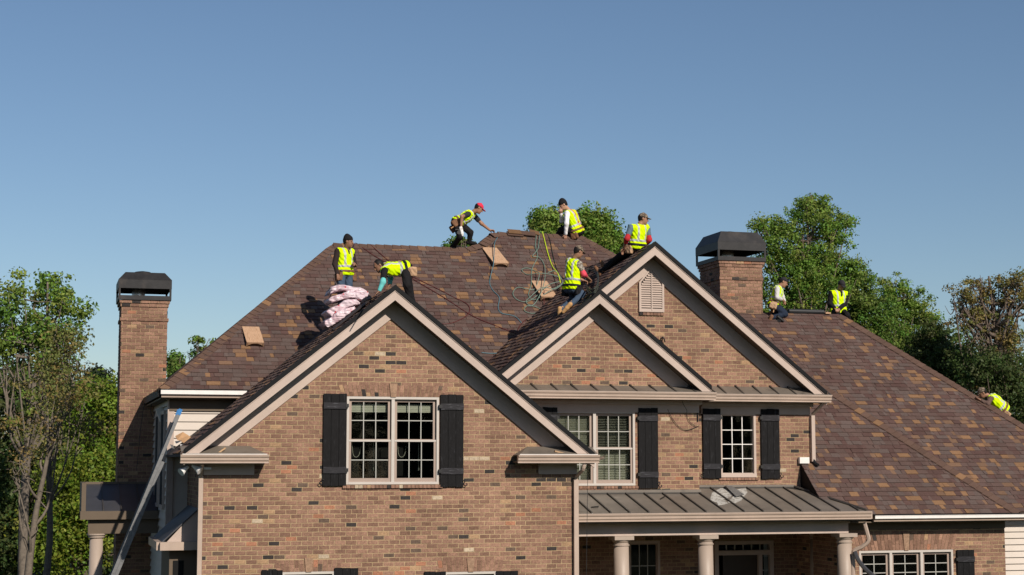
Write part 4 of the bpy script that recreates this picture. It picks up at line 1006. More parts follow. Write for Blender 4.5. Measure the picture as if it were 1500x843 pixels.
def person(label, J, face, skin='tan', hat=None, hat_m=None, shirt=None, sleeve='long', cuff=None, trousers=None, boots=None, belt=LEATHER, pouch=SUEDE,
           vest=True, toes=None, headup=(0, 0, 1), grip=(.5, .5), hair=True, red_tape=False, pouches=(1, 1), hammer=True, palm=None, infl=0.0, brim=1.0, extra=None, backward=False):
    J = {k: (np.asarray(v, float) if len(v) == 3 and v[0] < 60 and not isinstance(v, tuple) else at(*v)) for k, v in J.items()}
    low = min((J[k] for k in J), key=lambda p: p[2])
    root = thing('person', label, 'person', (J['hipL']+J['hipR'])/2*np.array((1, 1, 0))+np.array((0, 0, low[2]-.06)), 'roofers in hi-vis vests')
    shL, shR, hiL, hiR, neck, hd = J['shL'], J['shR'], J['hipL'], J['hipR'], J['neck'], J['head']
    sc, pc = (shL+shR)/2, (hiL+hiR)/2
    up = unit(sc-pc); r = shR-shL; r = unit(r-up*(r@up)); f = np.cross(up, r)
    FRM = np.stack([r, f, up])
    def torso(e):
        q = [cone(shL+r*.03-up*.01, shR-r*.03-up*.01, .062+e, .062+e, .05)]
        for s in (-1, 1):
            q.append(cone(sc+s*r*.075-up*.10, pc+s*r*.065+up*.08, .102+e, .097+e, .05))
        q.append(cone(sc-up*.07-f*.01, pc+up*.05, .112+e, .112+e, .05))
        q.append(cone(hiL+r*.02, hiR-r*.02, .102+e, .102+e, .05)); q.append(cone(pc-f*.045-up*.03-r*.06, pc-f*.045-up*.03+r*.06, .088+e, .088+e, .05))
        return q
    def arm(S, e0=0., e1=0.): return [cone(J['sh'+S]+(r if S == 'L' else -r)*.012, J['el'+S], .052+e0, .043+e0, .03), cone(J['el'+S], J['ha'+S], .043+e1, .029+e1, .03)]
    def leg(S, e=0.): return [cone(J['hip'+S], J['kn'+S], .083+e, .058+e, .03), cone(J['kn'+S], J['an'+S], .056+e, .040+e, .03)]
    # head frame
    hu = unit(headup); hf = unit(np.asarray(face, float)); hf = unit(hf-hu*(hf@hu)*.0); hr = unit(np.cross(hf, hu)); hu = np.cross(hr, hf)
    HF = np.stack([hr, hf, hu])
    hp = [ell(hd+hu*.028-hf*.012, HF, (.074, .094, .092), .02), ell(hd-hu*.045+hf*.022, HF, (.056, .068, .078), .03),
          cone(hd+hf*.088+hu*.012, hd+hf*.108-hu*.026, .010, .015, .012), cone(hd+hf*.078+hu*.030-hr*.03, hd+hf*.078+hu*.030+hr*.03, .012, .012, .015),
          cone(hd+hf*.083-hu*.062-hr*.018, hd+hf*.083-hu*.062+hr*.018, .009, .009, .008), cone(hd+hf*.076-hu*.1, hd+hf*.07-hu*.105, .014, .014, .015)]
    for s in (-1, 1): hp.append(ell(hd+s*hr*.077-hf*.012+hu*.0, HF, (.010, .020, .032), .008))
    hp.append(cone(hd-hu*.05-hf*.025, neck, .052, .058, .03))
    body = hp+torso(-.012)+arm('L')+arm('R')+leg('L', -.012)+leg('R', -.012)
    for i, S in enumerate('LR'):
        d = unit(J['ha'+S]-J['el'+S]); pn = np.asarray(palm[i] if palm else -up*.3-f*.2, float)
        if palm and len(palm) > 2: d = unit(d+np.asarray(palm[2+i], float))
        hand(body, J['ha'+S], d, pn if abs(unit(pn)@d) < .95 else hf, f if S == 'L' else f, grip[i])
        tz = unit(toes[i] if toes else f*np.array((1, 1, .2)))
        kd = unit(J['kn'+S]-J['an'+S]); tz = unit(tz-kd*(tz@kd)*.8); body.append(cone(J['an'+S], J['an'+S]-kd*.035+tz*.12, .032, .026, .02))
    skin_part('body', body, SKINS[skin], root, .0095)
    bodyo = [o for o in root.children if o.name.startswith('body')][0]
    for s in (-1, 1): skin_part('eye', [ell(hd+hf*.079+s*hr*.031+hu*.004, HF, (.013, .008, .008))], EYE, root, .006)
    # trousers and boots
    if trousers: 
        skin_part('trousers', [cone(hiL+r*.02, hiR-r*.02, .108, .108, .05), cone(pc-f*.045-up*.03-r*.06, pc-f*.045-up*.03+r*.06, .096, .096, .05), cone(pc, pc+up*.06, .115, .112, .05)]+leg('L', .016)+leg('R', .016), trousers, root, .012, (), .004)
    for i, S in enumerate('LR'):
        tz = unit(toes[i] if toes else f*np.array((1, 1, .2))); a = J['an'+S]; kd = unit(J['kn'+S]-a)
        tz = unit(tz-kd*(tz@kd)*.8)
        skin_part('boot', [cone(a+kd*.10, a, .055, .052, .02), cone(a-kd*.035-tz*.04, a-kd*.04+tz*.06, .046, .046, .02), cone(a-kd*.04+tz*.06, a-kd*.05+tz*.165, .046, .036, .02)], boots or LEATHER, root, .011)
    # shirt and sleeves
    if shirt:
        pr = torso(.004+infl)
        cuts = [lambda P: dist(ell(neck+up*.03, FRM, (.066, .075, .09)), P)*-1]
        pr2 = []
        for S in 'LR':
            a = arm(S, .013+infl, .012+infl)
            if sleeve == 'short':
                m = J['sh'+S]+(J['el'+S]-J['sh'+S])*.62; pr2 += [cone(J['sh'+S], m, .066, .060, .03)]
            else: pr2 += [a[0], cone(J['el'+S], J['el'+S]+(J['ha'+S]-J['el'+S])*.93, .055+infl, .042+infl, .03)]
        skin_part('shirt', pr+pr2, shirt, root, .012, cuts, .003)
    if cuff:
        for S in 'LR':
            if cuff[1] == 'fore': skin_part('arm_sleeve', [cone(J['el'+S]+(J['sh'+S]-J['el'+S])*.2, J['el'+S], .053, .054), cone(J['el'+S], J['el'+S]+(J['ha'+S]-J['el'+S])*.9, .054, .040)], cuff[0], root, .011)
            else: skin_part('arm_sleeve', [cone(J['el'+S]+(J['sh'+S]-J['el'+S])*.34, J['el'+S], .056, .058), cone(J['el'+S], J['el'+S]+(J['ha'+S]-J['el'+S])*.35, .058, .05)], cuff[0], root, .011)
    # vest with reflective tape
    if vest:
        L = (sc-pc)@up
        def vcuts(e):
            c = [lambda P: dist(ell(neck+up*.045+f*.0, FRM, (.085, .10, .10)), P)*-1,
                 lambda P: -((P-pc)@up)-.055,
                 lambda P: -dist(cone(neck+f*.06+up*.0, sc+f*.20-up*.16, .05, .012), P)]
            for S, sg in (('L', -1), ('R', 1)):
                c.append(lambda P, S=S, sg=sg: -dist(cone(J['sh'+S]+r*sg*.065-up*.03, J['sh'+S]+r*sg*.30-up*.06, .098, .2), P))
            return c
        vp = torso(.020+infl)+[cone(pc-r*.09+up*.0, pc+r*.09+up*.0, .122+infl, .122+infl, .05)]
        vo = skin_part('vest', vp, VEST, root, .012, vcuts(0), .0075)
        h0 = L*.30
        sp_ = torso(.0265+infl)+[cone(pc-r*.09, pc+r*.09, .128+infl, .128+infl, .05)]
        skin_part('waist_tape', sp_, STRIPE, vo, .011, vcuts(0)+[lambda P: np.abs((P-pc)@up-h0)-.026], .0075)
        for s in (-1, 1): skin_part('shoulder_tape', sp_, STRIPE, vo, .011, vcuts(0)+[lambda P: np.abs((P-pc)@r-s*.098)-.024, lambda P: h0-.01-((P-pc)@up)], .0075)
        if red_tape:
            for s in (-1, 1): skin_part('red_tape', torso(.0275+infl), RED_TAPE, vo, .010, vcuts(0)+[lambda P: np.abs((P-pc)@r-s*.052)-.011, lambda P: (P-pc)@f], .0075)
    # hat or hair
    if hair: skin_part('hair', [ell(hd+hu*.034-hf*.024, HF, (.081, .094, .094), .02), cone(hd-hf*.055-hu*.03, hd-hf*.05+hu*.03, .05, .06, .03)], HAIR, bodyo, .010, [lambda P: (P-hd)@hf*.8-(P-hd)@hu*.5-.045, lambda P: -((P-hd)@hu)-.055])
    if hat == 'beanie':
        skin_part('beanie', [ell(hd+hu*.055-hf*.012, HF, (.089, .107, .10), .02), ell(hd+hu*.125-hf*.035, HF, (.05, .055, .05), .04)], hat_m, root, .010, [lambda P: -((P-hd)@hu)+.028-.25*((P-hd)@hf)*-1*.3], .002)
    elif hat == 'cap':
        c0 = hd+hu*.05-hf*.01; bf = -hf if backward else hf
        skin_part('cap', [ell(c0, HF, (.087, .104, .088), .02), cone(c0+hu*.088, c0+hu*.09, .009, .009)], hat_m, root, .010, [lambda P: -((P-hd)@hu)+.038])
        b = []
        for a in np.linspace(-.9, .9, 9): b.append(cone(c0+bf*.07*math.cos(a)+hr*.075*math.sin(a)-hu*.008, c0+bf*(.105+.065*math.cos(a)*brim)+hr*.066*math.sin(a)-hu*.028, .008, .006, .006))
        skin_part('cap_brim', b, extra or hat_m, root, .007)
    # tool belt
    if belt:
        skin_part('tool_belt', torso(.034+infl)+[cone(pc-r*.09, pc+r*.09, .134+infl, .134+infl, .05)], belt, root, .011, [lambda P: np.abs((P-pc)@up-.035)-.026])
        for i, s in ((0, -1), (1, 1)):
            if not pouches[i]: continue
            c = pc+s*r*(.185+infl)-up*.075+f*.03
            po = skin_part('tool_pouch', [rbox(c, FRM, (.028, .06, .075), .022), rbox(c+s*r*.03-up*.03+f*.03, FRM, (.018, .035, .045), .018, .02), rbox(c+s*r*.025-up*.02-f*.05, FRM, (.018, .03, .055), .016, .02)], pouch, root, .011, [lambda P: (P-c)@up-.085], .004)
            for q, (da, mm) in enumerate(((.02, M_BLUEP), (-.04, mat('orange_grip', (.7, .22, .02), .5)), (.05, M_IRON))):
                MB().tube([c+f*da+s*r*.005-up*.02, c+f*(da*1.3)+s*r*.012+up*.13], .011, 6).build('tool_handle', mm, po)
        if hammer:
            c = pc+r*.2+f*.07
            hm = MB().tube([c+up*.02, c-up*.26], .013, 6).build('hammer_handle', mat('hickory', (.45, .25, .12), .6), root)
            MB().tube([c+up*.035-f*.06, c+up*.035+f*.05], .017, 8).build('hammer_head', M_ALU, hm)
    print('PERSON', label[:30], {k: round(float(np.linalg.norm(J[a]-J[b])), 2) for k, a, b in (('uaL', 'shL', 'elL'), ('faL', 'elL', 'haL'), ('uaR', 'shR', 'elR'), ('faR', 'elR', 'haR'), ('thL', 'hipL', 'knL'), ('shL', 'knL', 'anL'), ('thR', 'hipR', 'knR'), ('shR', 'knR', 'anR'), ('shw', 'shL', 'shR'), ('tor', 'shL', 'hipL'), ('hdn', 'head', 'neck'))})
    return root
def g1z(X): return GZ1-T*abs(X-GX1)
def g4z(X): return GZ4-T*abs(X-GX4)
def on(fn, u, v, Y, lift=.10):        # a point above a roof: x from the pixel, height from the roof
    p = at(u, v, Y); return [p[0], Y, fn(p[0])+lift]
BLK = cloth('black', (.014, .013, .014)); JEAN = cloth('denim', (.05, .075, .115)); NAVY = cloth('navy', (.018, .026, .045)); DKB = cloth('dark_brown', (.032, .022, .020))
GREY = cloth('charcoal', (.035, .034, .036)); WHT = cloth('white', (.78, .77, .78)); LGR = cloth('light_grey', (.52, .50, .49)); TEAL = cloth('teal', (.14, .50, .48)); PINK = cloth('pink', (.66, .075, .11))
RED = cloth('red', (.42, .03, .035)); CAMO = cloth('camo', (.16, .13, .10), blot=((.34, .31, .27), 22, .5, .03)); CAMOB = cloth('camo_brown', (.10, .075, .055), blot=((.24, .19, .14), 25, .5, .05))
SLATE = cloth('slate', (.10, .15, .19)); BRN = cloth('brown', (.115, .075, .062)); TANB = mat('tan_boot', (.46, .27, .12), .8, None, 20, .2, .2, 60, .1)
REDCAP = cloth('red_cap', (.62, .035, .07)); DKCAP = cloth('dark_cap', (.028, .026, .03))
person('roofer in black beanie and dark shirt standing behind the pink-wrapped bundle', dict(
    head=(510.3, 354.8, 34.74), neck=(507.5, 364.5, 34.79), shR=(494, 368, 34.66), shL=(516, 369, 34.90), elR=(490.5, 387, 34.64), haR=(494.5, 402, 34.52), elL=(519, 388, 34.96), haL=(519, 386.5, 34.72),
    hipR=(500, 400, 34.74), hipL=(510.5, 400, 34.87), knR=(499.5, 429, 34.64), knL=(511, 429, 34.78), anR=on(g1z, 499, 455, 34.72, .11), anL=on(g1z, 511, 455, 34.88, .11)),
    (.88, -.47, -.05), 'brown', 'beanie', BLK, DKB, 'long', None, JEAN, LEATHER, LEATHER, LEATHER, grip=(.9, .7))
person('roofer with teal sleeves crawling over the peak of the left gable', dict(
    head=(554.5, 390, 31.5), neck=(561.5, 390.5, 31.55), shL=(563, 397, 31.36), shR=(564.5, 393.5, 31.74), hipL=(594, 396, 31.45), hipR=(594, 393, 31.68), elL=(561, 413.5, 31.22), haL=(555.5, 426.5, 31.22),
    elR=(572, 408, 31.85), haR=(571, 417, 31.72), knL=(596, 418, 31.22), knR=(599, 417, 31.8), anL=on(g1z, 604, 440, 31.38, .10), anR=on(g1z, 608, 438, 31.9, .10)),
    (-.80, -.15, -.58), 'brown', None, None, BLK, 'short', (TEAL, 'fore'), BLK, BLK, BLACKBELT, SUEDE, headup=(-.55, 0, .8), grip=(.2, .2), toes=((1, 0, -.6), (1, 0, -.6)), palm=((0, 0, -1), (0, 0, -1), (-.6, 0, 0), (-.6, 0, 0)))
person('roofer in red cap stooping with one hand on the raised ridge', dict(
    head=(701.5, 305.8, 38.33), neck=(695, 309.8, 38.36), shR=(686, 314, 38.2), shL=(693, 314.5, 38.53), hipR=(668, 327.5, 38.24), hipL=(671, 326.5, 38.48), elR=(676.5, 317.5, 38.0), haR=(675.5, 331.5, 38.02),
    elL=(705.5, 328, 38.52), haL=(717.5, 337.5, 38.55), knR=(674, 347, 38.05), knL=(689, 341, 38.42), anR=(665, 360, 38.40), anL=(687.5, 353.5, 38.50)),
    (.86, -.1, -.5), 'tan', 'cap', REDCAP, GREY, 'short', None, BLK, BLK, LEATHER, LEATHER, headup=(.45, 0, .9), grip=(.9, .15), toes=((1, 0, -.1), (1, 0, .05)), palm=((1, 0, 0), (0, 0, -1), (.3, 0, .5), (0, 0, 0)), brim=1.2)
person('roofer in black beanie and white sleeves sitting on the top ridge', dict(
    head=(825, 300.8, 38.88), neck=(832.5, 308.3, 38.92), shL=(830.5, 312.5, 38.76), shR=(840, 311, 39.06), hipL=(842, 339, 38.82), hipR=(849, 338, 39.02), elL=(830, 328, 38.68), haL=(828.5, 344, 38.78),
    elR=(823, 324, 39.05), haR=(822, 313.5, 38.90), knL=(822, 337, 38.98), knR=(826, 335, 39.25), anL=(812, 352, 39.35), anR=(816, 352, 39.55)),
    (-.82, .12, -.5), 'fair', 'beanie', BLK, WHT, 'long', None, BLK, LEATHER, LEATHER, LEATHER, headup=(-.45, 0, .9), grip=(.3, 1.0), red_tape=True, pouches=(1, 0), hammer=False, palm=((0, .6, -.5), (0, 0, 1)))
gl4 = lambda u, v, l: cast(u, v, (GX4, 0, GZ4+l), (-T, 0, 1))
f4 = lambda x, y, l: [x, y, g4z(x)+l]
person('roofer in camouflage cap kneeling on the small middle gable', dict(
    head=(847.6, 369.5, 33.12), neck=(842, 377.5, 33.16), shR=(848.5, 386.5, 32.98), shL=(833, 383, 33.28), hipR=(842.5, 422, 33.04), hipL=(832.5, 421, 33.22), elR=(855, 402, 32.95), haR=(862, 408, 33.16),
    elL=(838, 404, 33.46), haL=(854, 411, 33.42), knR=f4(10.72, 32.98, .07), knL=f4(10.66, 33.36, .07), anR=f4(10.38, 32.78, .10), anL=f4(10.30, 33.16, .10)),
    (.93, .2, -.3), 'tan', 'cap', CAMOB, CAMO, 'short', (PINK, 'elbow'), JEAN, TANB, BLACKBELT, BLACKBELT, headup=(.25, 0, .95), grip=(.9, .9), toes=((-.4, -.2, -.6), (-.6, -.2, -.5)), hammer=False)
person('roofer in brown cap seated near the peak of the right gable, legs down the slope', dict(
    head=(942.3, 321.5, 33.24), neck=(938, 328, 33.25), shL=(924, 333.5, 33.15), shR=(948, 333.5, 33.32), hipL=(928, 361.5, 33.25), hipR=(939, 360.5, 33.34), elL=(918.5, 350, 33.1), haL=(914, 363.5, 33.28),
    elR=(951, 351.5, 33.28), haR=(946, 361.5, 33.45), knL=list(gl4(905, 380, .10)), knR=list(gl4(910, 374, .16)), anL=list(gl4(880, 399, .07)), anR=list(gl4(887, 391.5, .10))),
    (.92, -.25, -.12), 'tan', 'cap', CAMOB, SLATE, 'short', (RED, 'elbow'), BLK, LEATHER, BLACKBELT, SUEDE, grip=(.4, .4), toes=((-.4, .4, .9), (-.4, .4, .9)), hammer=False, pouches=(1, 0), brim=1.15)
person('roofer in backward black cap and grey sleeves kneeling beside the right chimney', dict(
    head=(1147.6, 414.2, 38.42), neck=(1141, 420.5, 38.45), shR=(1138.5, 423, 38.26), shL=(1143, 422.5, 38.62), hipR=(1132.5, 447, 38.30), hipL=(1135, 446, 38.53), elR=(1138, 436.5, 38.16), haR=(1145, 438.8, 38.25),
    elL=(1146, 435, 38.64), haL=(1149, 441, 38.46), knR=(1150, 460.5, 38.30), knL=(1149, 458.5, 38.52), anR=(1131, 465.5, 38.24), anL=(1129, 462, 38.48)),
    (.83, -.35, -.42), 'tan', 'cap', DKCAP, LGR, 'long', None, NAVY, LEATHER, LEATHER, SUEDE, headup=(.4, 0, .9), grip=(.9, .9), toes=((-.7, 0, -.5), (-.7, 0, -.5)), backward=True)
person('roofer in dark cap and black jacket sitting at the end of the wing ridge', dict(
    head=(1232.5, 418.5, 38.80), neck=(1229, 425.5, 38.92), shR=(1217, 430, 38.86), shL=(1239, 430.5, 38.92), hipR=(1222.5, 455.5, 38.92), hipL=(1234, 456.5, 38.92), elR=(1215.5, 446, 38.84), haR=(1223, 452, 38.60),
    elL=(1237.5, 445.5, 38.86), haL=(1229, 453, 38.58), knR=(1226, 459.5, 38.62), knL=(1240.5, 461.5, 38.60), anR=(1236, 472, 38.85), anL=(1245, 473, 38.75)),
    (.12, -.85, -.5), 'tan', 'cap', DKCAP, BLK, 'long', None, BLK, BLK, None, None, headup=(.1, -.45, .9), grip=(.9, .9), hammer=False, infl=.006)
yh9 = cast(1457, 600, (0, BYR, BZR), (0, -TB, 1))[1]+.22
person('roofer in brown shirt leaning over the far hip of the right wing', dict(
    head=(1438.8, 576.0, yh9+.1), neck=(1446.5, 579.5, yh9+.1), shL=(1451, 584.0, yh9-.06), shR=(1454.5, 582.0, yh9+.26), hipL=(1468, 599.5, yh9-.02), hipR=(1471, 597.5, yh9+.2), elL=(1447, 592.0, yh9-.12), haL=(1437.5, 587.5, yh9-.05),
    elR=(1446, 589.5, yh9+.34), haR=(1436, 587.5, yh9+.3), knL=(1468, 619.5, yh9+.1), knR=(1472, 617.5, yh9+.35), anL=(1484, 629.5, yh9+.2), anR=(1488, 627.5, yh9+.45)),
    (-.8, .25, -.5), 'tan', 'cap', CAMOB, BRN, 'long', None, JEAN, LEATHER, LEATHER, SUEDE, headup=(-.5, 0, .85), grip=(.2, .2), hammer=False, brim=.6)

# ------------------------------------------------------------------ things on the roof
MN = np.array((0, -T, 1.))/SQ
def mp(u, v, l=.0):                      # point on the main roof plane
    return cast(u, v, (0, YE, EZ), (0, -T, 1))+MN*l
WOOD = mat('plywood', (.46, .29, .18), .8, None, 6, .22, .15, 60, .2, stretch=(14, 1.2, 1.2), blot=((.33, .19, .11), 5, .55, .1))
WDK = mat('shaded_plywood', (.11, .06, .035), .85, None, 12, .3)  # darker plywood, shade under the step put into the colour
def wedge(label, uv, wid, L, rise, skew=0.0, fabric=False):
    """site-made wooden roof step: sloping plank on two cut cheeks"""
    c = mp(*uv, .013); r = thing('roof_step', label, 'roof step', c, 'wooden roof steps')
    U = np.array((1., 0, 0)); V = np.array((0, 1, T))/SQ; U = unit(U+V*skew*0); Vs = unit(V-U*skew)
    a, b = c-U*wid/2, c+U*wid/2                      # lower edge on the roof
    up0 = MN*rise; top = Vs*L
    MB().prism([a+up0, b+up0, b+top+MN*.02, a+top+MN*.02], -MN*.02).build('plank', WOOD, r)
    for p in (a+U*.012, b-U*.03): MB().prism([p, p+up0-MN*.022, p+top*.96, p+top*.9], U*.018).build('cheek', WDK, r)
    n = 7; arc = [a+U*wid*k/n+MN*(rise-.030-(.075*abs(2*k/n-1)**2.5)) for k in range(n+1)]
    MB().prism([a+up0-MN*.021, b+up0-MN*.021]+arc[::-1], Vs*.018).build('front_apron', WOOD, r)
    MB().prism([a+Vs*.03+U*.03, b+Vs*.03-U*.03, b+Vs*.03-U*.03+up0*.8, a+Vs*.03+U*.03+up0*.8], Vs*.01).build('recess_shade_panel', WDK, r)  # dark panel added so the hollow under the plank reads as shade
    return r
wedge('plain wooden roof step lying alone near the left hip', (373.5, 509), .36, .72, .11, .05)
wedge('grainy wooden roof step just below the top ridge with a blue hose across', (733, 392.5), .37, .86, .12, .12)
wedge('wooden roof step under the tangled green hose', (803, 443), .38, .86, .14, .03)
def hose(label, name, pts, color, r=.010, lift=.02, cat='hose', grp=None):
    over = lambda u, v: .15 if 786 < u < 824 and 406 < v < 446 else (.11 if 719 < u < 745 and 362 < v < 396 else 0)
    P = smooth_path([mp(u, v, lift+over(u, v)) if len(q) == 2 else at(*q) for q in pts for (u, v) in [q[:2]]], 6)
    o0 = P[0]; m = mat('hose_'+name, color, .45, None, 20, .1)
    return tag(MB().tube(P, r, 6).build(name, m, None, o0, True), label, cat, grp or 'air hoses and ropes on the roof')
DR = (.085, .018, .016); BLU = (.075, .16, .19); GRN = (.14, .21, .17); YEL = (.50, .62, .02); BKH = (.02, .025, .022)
hose('upper dark red air hose curling in a wide loop down the main roof', 'red_hose', [(519, 386, 34.7), (519, 358.5), (530, 363.5), (545, 374), (562, 384), (590, 399), (612, 410.5), (640, 424), (665, 437), (683, 446), (688, 455), (683, 464), (673, 470), (660, 475), (648, 476)], DR)
hose('straight dark red air hose running down to the valley', 'red_hose', [(542, 359.5), (556, 372), (571, 385), (590, 401), (611, 414), (650, 437), (690, 463), (722, 477), (756, 490)], DR)
hose('blue grey air hose snaking straight down from the top ridge', 'blue_hose', [(732, 341), (728, 350), (723, 365), (721.5, 394), (717, 414), (722, 427), (731, 437), (729.5, 452), (734, 460), (748, 463), (757, 467), (764, 475)], BLU, .010, .022)
hose('pale blue air hose lying in the valley between the gables', 'blue_hose', [(757, 490), (757, 500), (750, 508), (738, 517), (721, 519), (705, 518)], BLU)
hose('short blue air hose dropping over the left gable edge', 'blue_hose', [(752, 506), (738, 518), (733, 526), (727, 537), (720, 545)], BLU)
hose('grey green hose tangled in big loops below the sitting roofer', 'green_hose', [(786, 341), (784, 362), (787, 378), (779, 396), (778, 418), (774, 434), (783, 441), (800, 438), (822, 424), (812, 414), (790, 410), (772, 404), (764, 397), (772, 394.5), (784, 399), (788, 412), (783, 425), (771, 425), (758, 423), (751, 431), (756, 440), (770, 444), (785, 436), (800, 428), (818, 422)], GRN, .0095, .03)
hose('second green hose looping round the wooden step', 'green_hose', [(790, 342), (788, 365), (784, 372), (780, 378), (790, 380), (797, 392), (796, 418), (790, 440), (780, 450), (770, 445), (776, 438), (792, 432), (810, 434), (820, 428), (824, 416), (812, 408), (800, 410)], GRN, .0095, .045)
hose('fluorescent yellow hose stretched down from the top ridge', 'yellow_hose', [(794, 341), (797, 352), (802, 372), (809, 392), (815, 410), (819, 424)], YEL, .0115, .03)
hose('fluorescent yellow hose curving down the valley of the middle gable', 'yellow_hose', [(815, 445), (806, 455), (797, 465), (790, 472), (786, 479), (795, 478), (800, 473), (792, 470), (783, 481), (772, 492), (763, 506), (752, 521), (742, 533), (731, 543)], YEL, .0115, .03)
hose('grey green hose end trailing into the valley below the wooden step', 'green_hose', [(806, 446), (796, 456), (780, 461), (768, 457), (772, 450), (786, 452), (798, 460), (802, 470), (790, 476), (776, 472)], GRN, .0095, .03)
hose('dark red air hose looping through the valley under the yellow hose', 'red_hose', [(756, 490), (762, 478), (772, 469), (788, 465), (803, 464), (797, 452), (795, 436)], DR, .010, .03)
hose('black rope hanging from the top ridge beside the yellow hose', 'black_rope', [(799, 341), (805, 352), (809, 372), (814, 392), (820, 405), (830, 412)], BKH, .010, .025, 'rope')
hose('thin tan rope leading down to the kneeling roofer', 'tan_rope', [(788, 352), (797, 375), (808, 400), (818, 420), (820, 440)], (.22, .14, .09), .008, .02, 'rope')
# coil of dark hose by the kneeling roofer's right arm, on the gable slope
rc = random.Random(4); pts = []
for k in range(34):
    a = k*.75; R_ = .11+.05*math.sin(k*1.7); q = gl4(867+9*math.cos(a)*(1+.1*rc.random()), 418+17*math.sin(a), .02); pts.append(q+np.array((0, 0, max(0, .10+.05*math.sin(a*1.3)))))
tag(MB().tube(smooth_path(pts, 4), .011, 5).build('dark_hose', mat('hose_dark', (.035, .04, .03), .5), None, pts[0], True), 'coil of dark hose heaped beside the kneeling roofer on the gable slope', 'hose', 'air hoses and ropes on the roof')
# offcuts and felt lying in the valley under the hoses
for k, (lab, q, c) in enumerate((('brown shingle offcuts strewn in the valley below the kneeling roofer', [(770, 470), (786, 463), (806, 466), (812, 474), (790, 480)], (.12, .07, .05)), ('pale brown paper offcut lying in the valley under the yellow hose', [(783, 467), (797, 462), (803, 467), (790, 472)], (.32, .2, .13)), ('dark felt scrap crumpled in the valley beside the yellow hose', [(796, 478), (812, 472), (822, 477), (806, 484)], (.03, .026, .024)))):
    P_ = [mp(u, v, .03+.02*k+rc.uniform(0, .03)) for u, v in q]; cc_ = sum(P_)/len(P_)
    w = MB()
    for a in range(len(P_)): w.prism([cc_+MN*.04, P_[a], P_[(a+1) % len(P_)]], -MN*.012)
    tag(w.build('offcut', mat('offcut_%d' % k, c, .9, None, 20, .25), None, cc_), lab, 'offcut', 'roof litter')
# pink-wrapped shingle bundles slumped over the slope of the left gable
PK = bpy.data.materials.new('pink_wrap'); PK.use_nodes = True
def pink():
    nbm = PK.node_tree.nodes.new('ShaderNodeTexNoise'); nbm.inputs['Scale'].default_value = 5; nbm.inputs['Detail'].default_value = 1.5; nbm.inputs['Distortion'].default_value = 1.6; bpm = PK.node_tree.nodes.new('ShaderNodeBump'); bpm.inputs['Strength'].default_value = 1.0; bpm.inputs['Distance'].default_value = .05
    tcm = PK.node_tree.nodes.new('ShaderNodeTexCoord'); mpm = PK.node_tree.nodes.new('ShaderNodeMapping'); mpm.inputs['Scale'].default_value = (.45, 1.2, 2.6); PK.node_tree.links.new(tcm.outputs['Object'], mpm.inputs[0]); PK.node_tree.links.new(mpm.outputs[0], nbm.inputs['Vector']); PK.node_tree.links.new(nbm.outputs[0], bpm.inputs['Height']); PK.node_tree.links.new(bpm.outputs[0], PK.node_tree.nodes['Principled BSDF'].inputs['Normal'])
    N = PK.node_tree.nodes; L = PK.node_tree.links; b = N['Principled BSDF']; b.inputs['Roughness'].default_value = .35
    tc = N.new('ShaderNodeTexCoord'); vo = N.new('ShaderNodeTexVoronoi'); vo.inputs['Scale'].default_value = 13; L.new(tc.outputs['Object'], vo.inputs['Vector'])
    mr = N.new('ShaderNodeMapRange'); mr.inputs[1].default_value = .22; mr.inputs[2].default_value = .27; mr.inputs[3].default_value = 1; mr.inputs[4].default_value = 0; L.new(vo.outputs['Distance'], mr.inputs[0])
    gt = N.new('ShaderNodeSeparateColor'); L.new(vo.outputs['Color'], gt.inputs[0]); g2 = N.new('ShaderNodeMath'); g2.operation = 'GREATER_THAN'; g2.inputs[1].default_value = .66; L.new(gt.outputs[0], g2.inputs[0])
    mu = N.new('ShaderNodeMath'); mu.operation = 'MULTIPLY'; L.new(mr.outputs[0], mu.inputs[0]); L.new(g2.outputs[0], mu.inputs[1])
    nz = N.new('ShaderNodeTexNoise'); nz.inputs['Scale'].default_value = 6; L.new(tc.outputs['Object'], nz.inputs['Vector'])
    cr = N.new('ShaderNodeValToRGB'); cr.color_ramp.elements[0].color = (.50, .33, .37, 1); cr.color_ramp.elements[0].position = .32; cr.color_ramp.elements[1].color = (.66, .53, .57, 1); cr.color_ramp.elements[1].position = .55; L.new(nz.outputs[0], cr.inputs[0])
    mx = N.new('ShaderNodeMixRGB'); mx.inputs[2].default_value = (.62, .05, .06, 1); L.new(mu.outputs[0], mx.inputs[0]); L.new(cr.outputs[0], mx.inputs[1]); L.new(mx.outputs[0], b.inputs['Base Color'])
pink()
rp = random.Random(8)
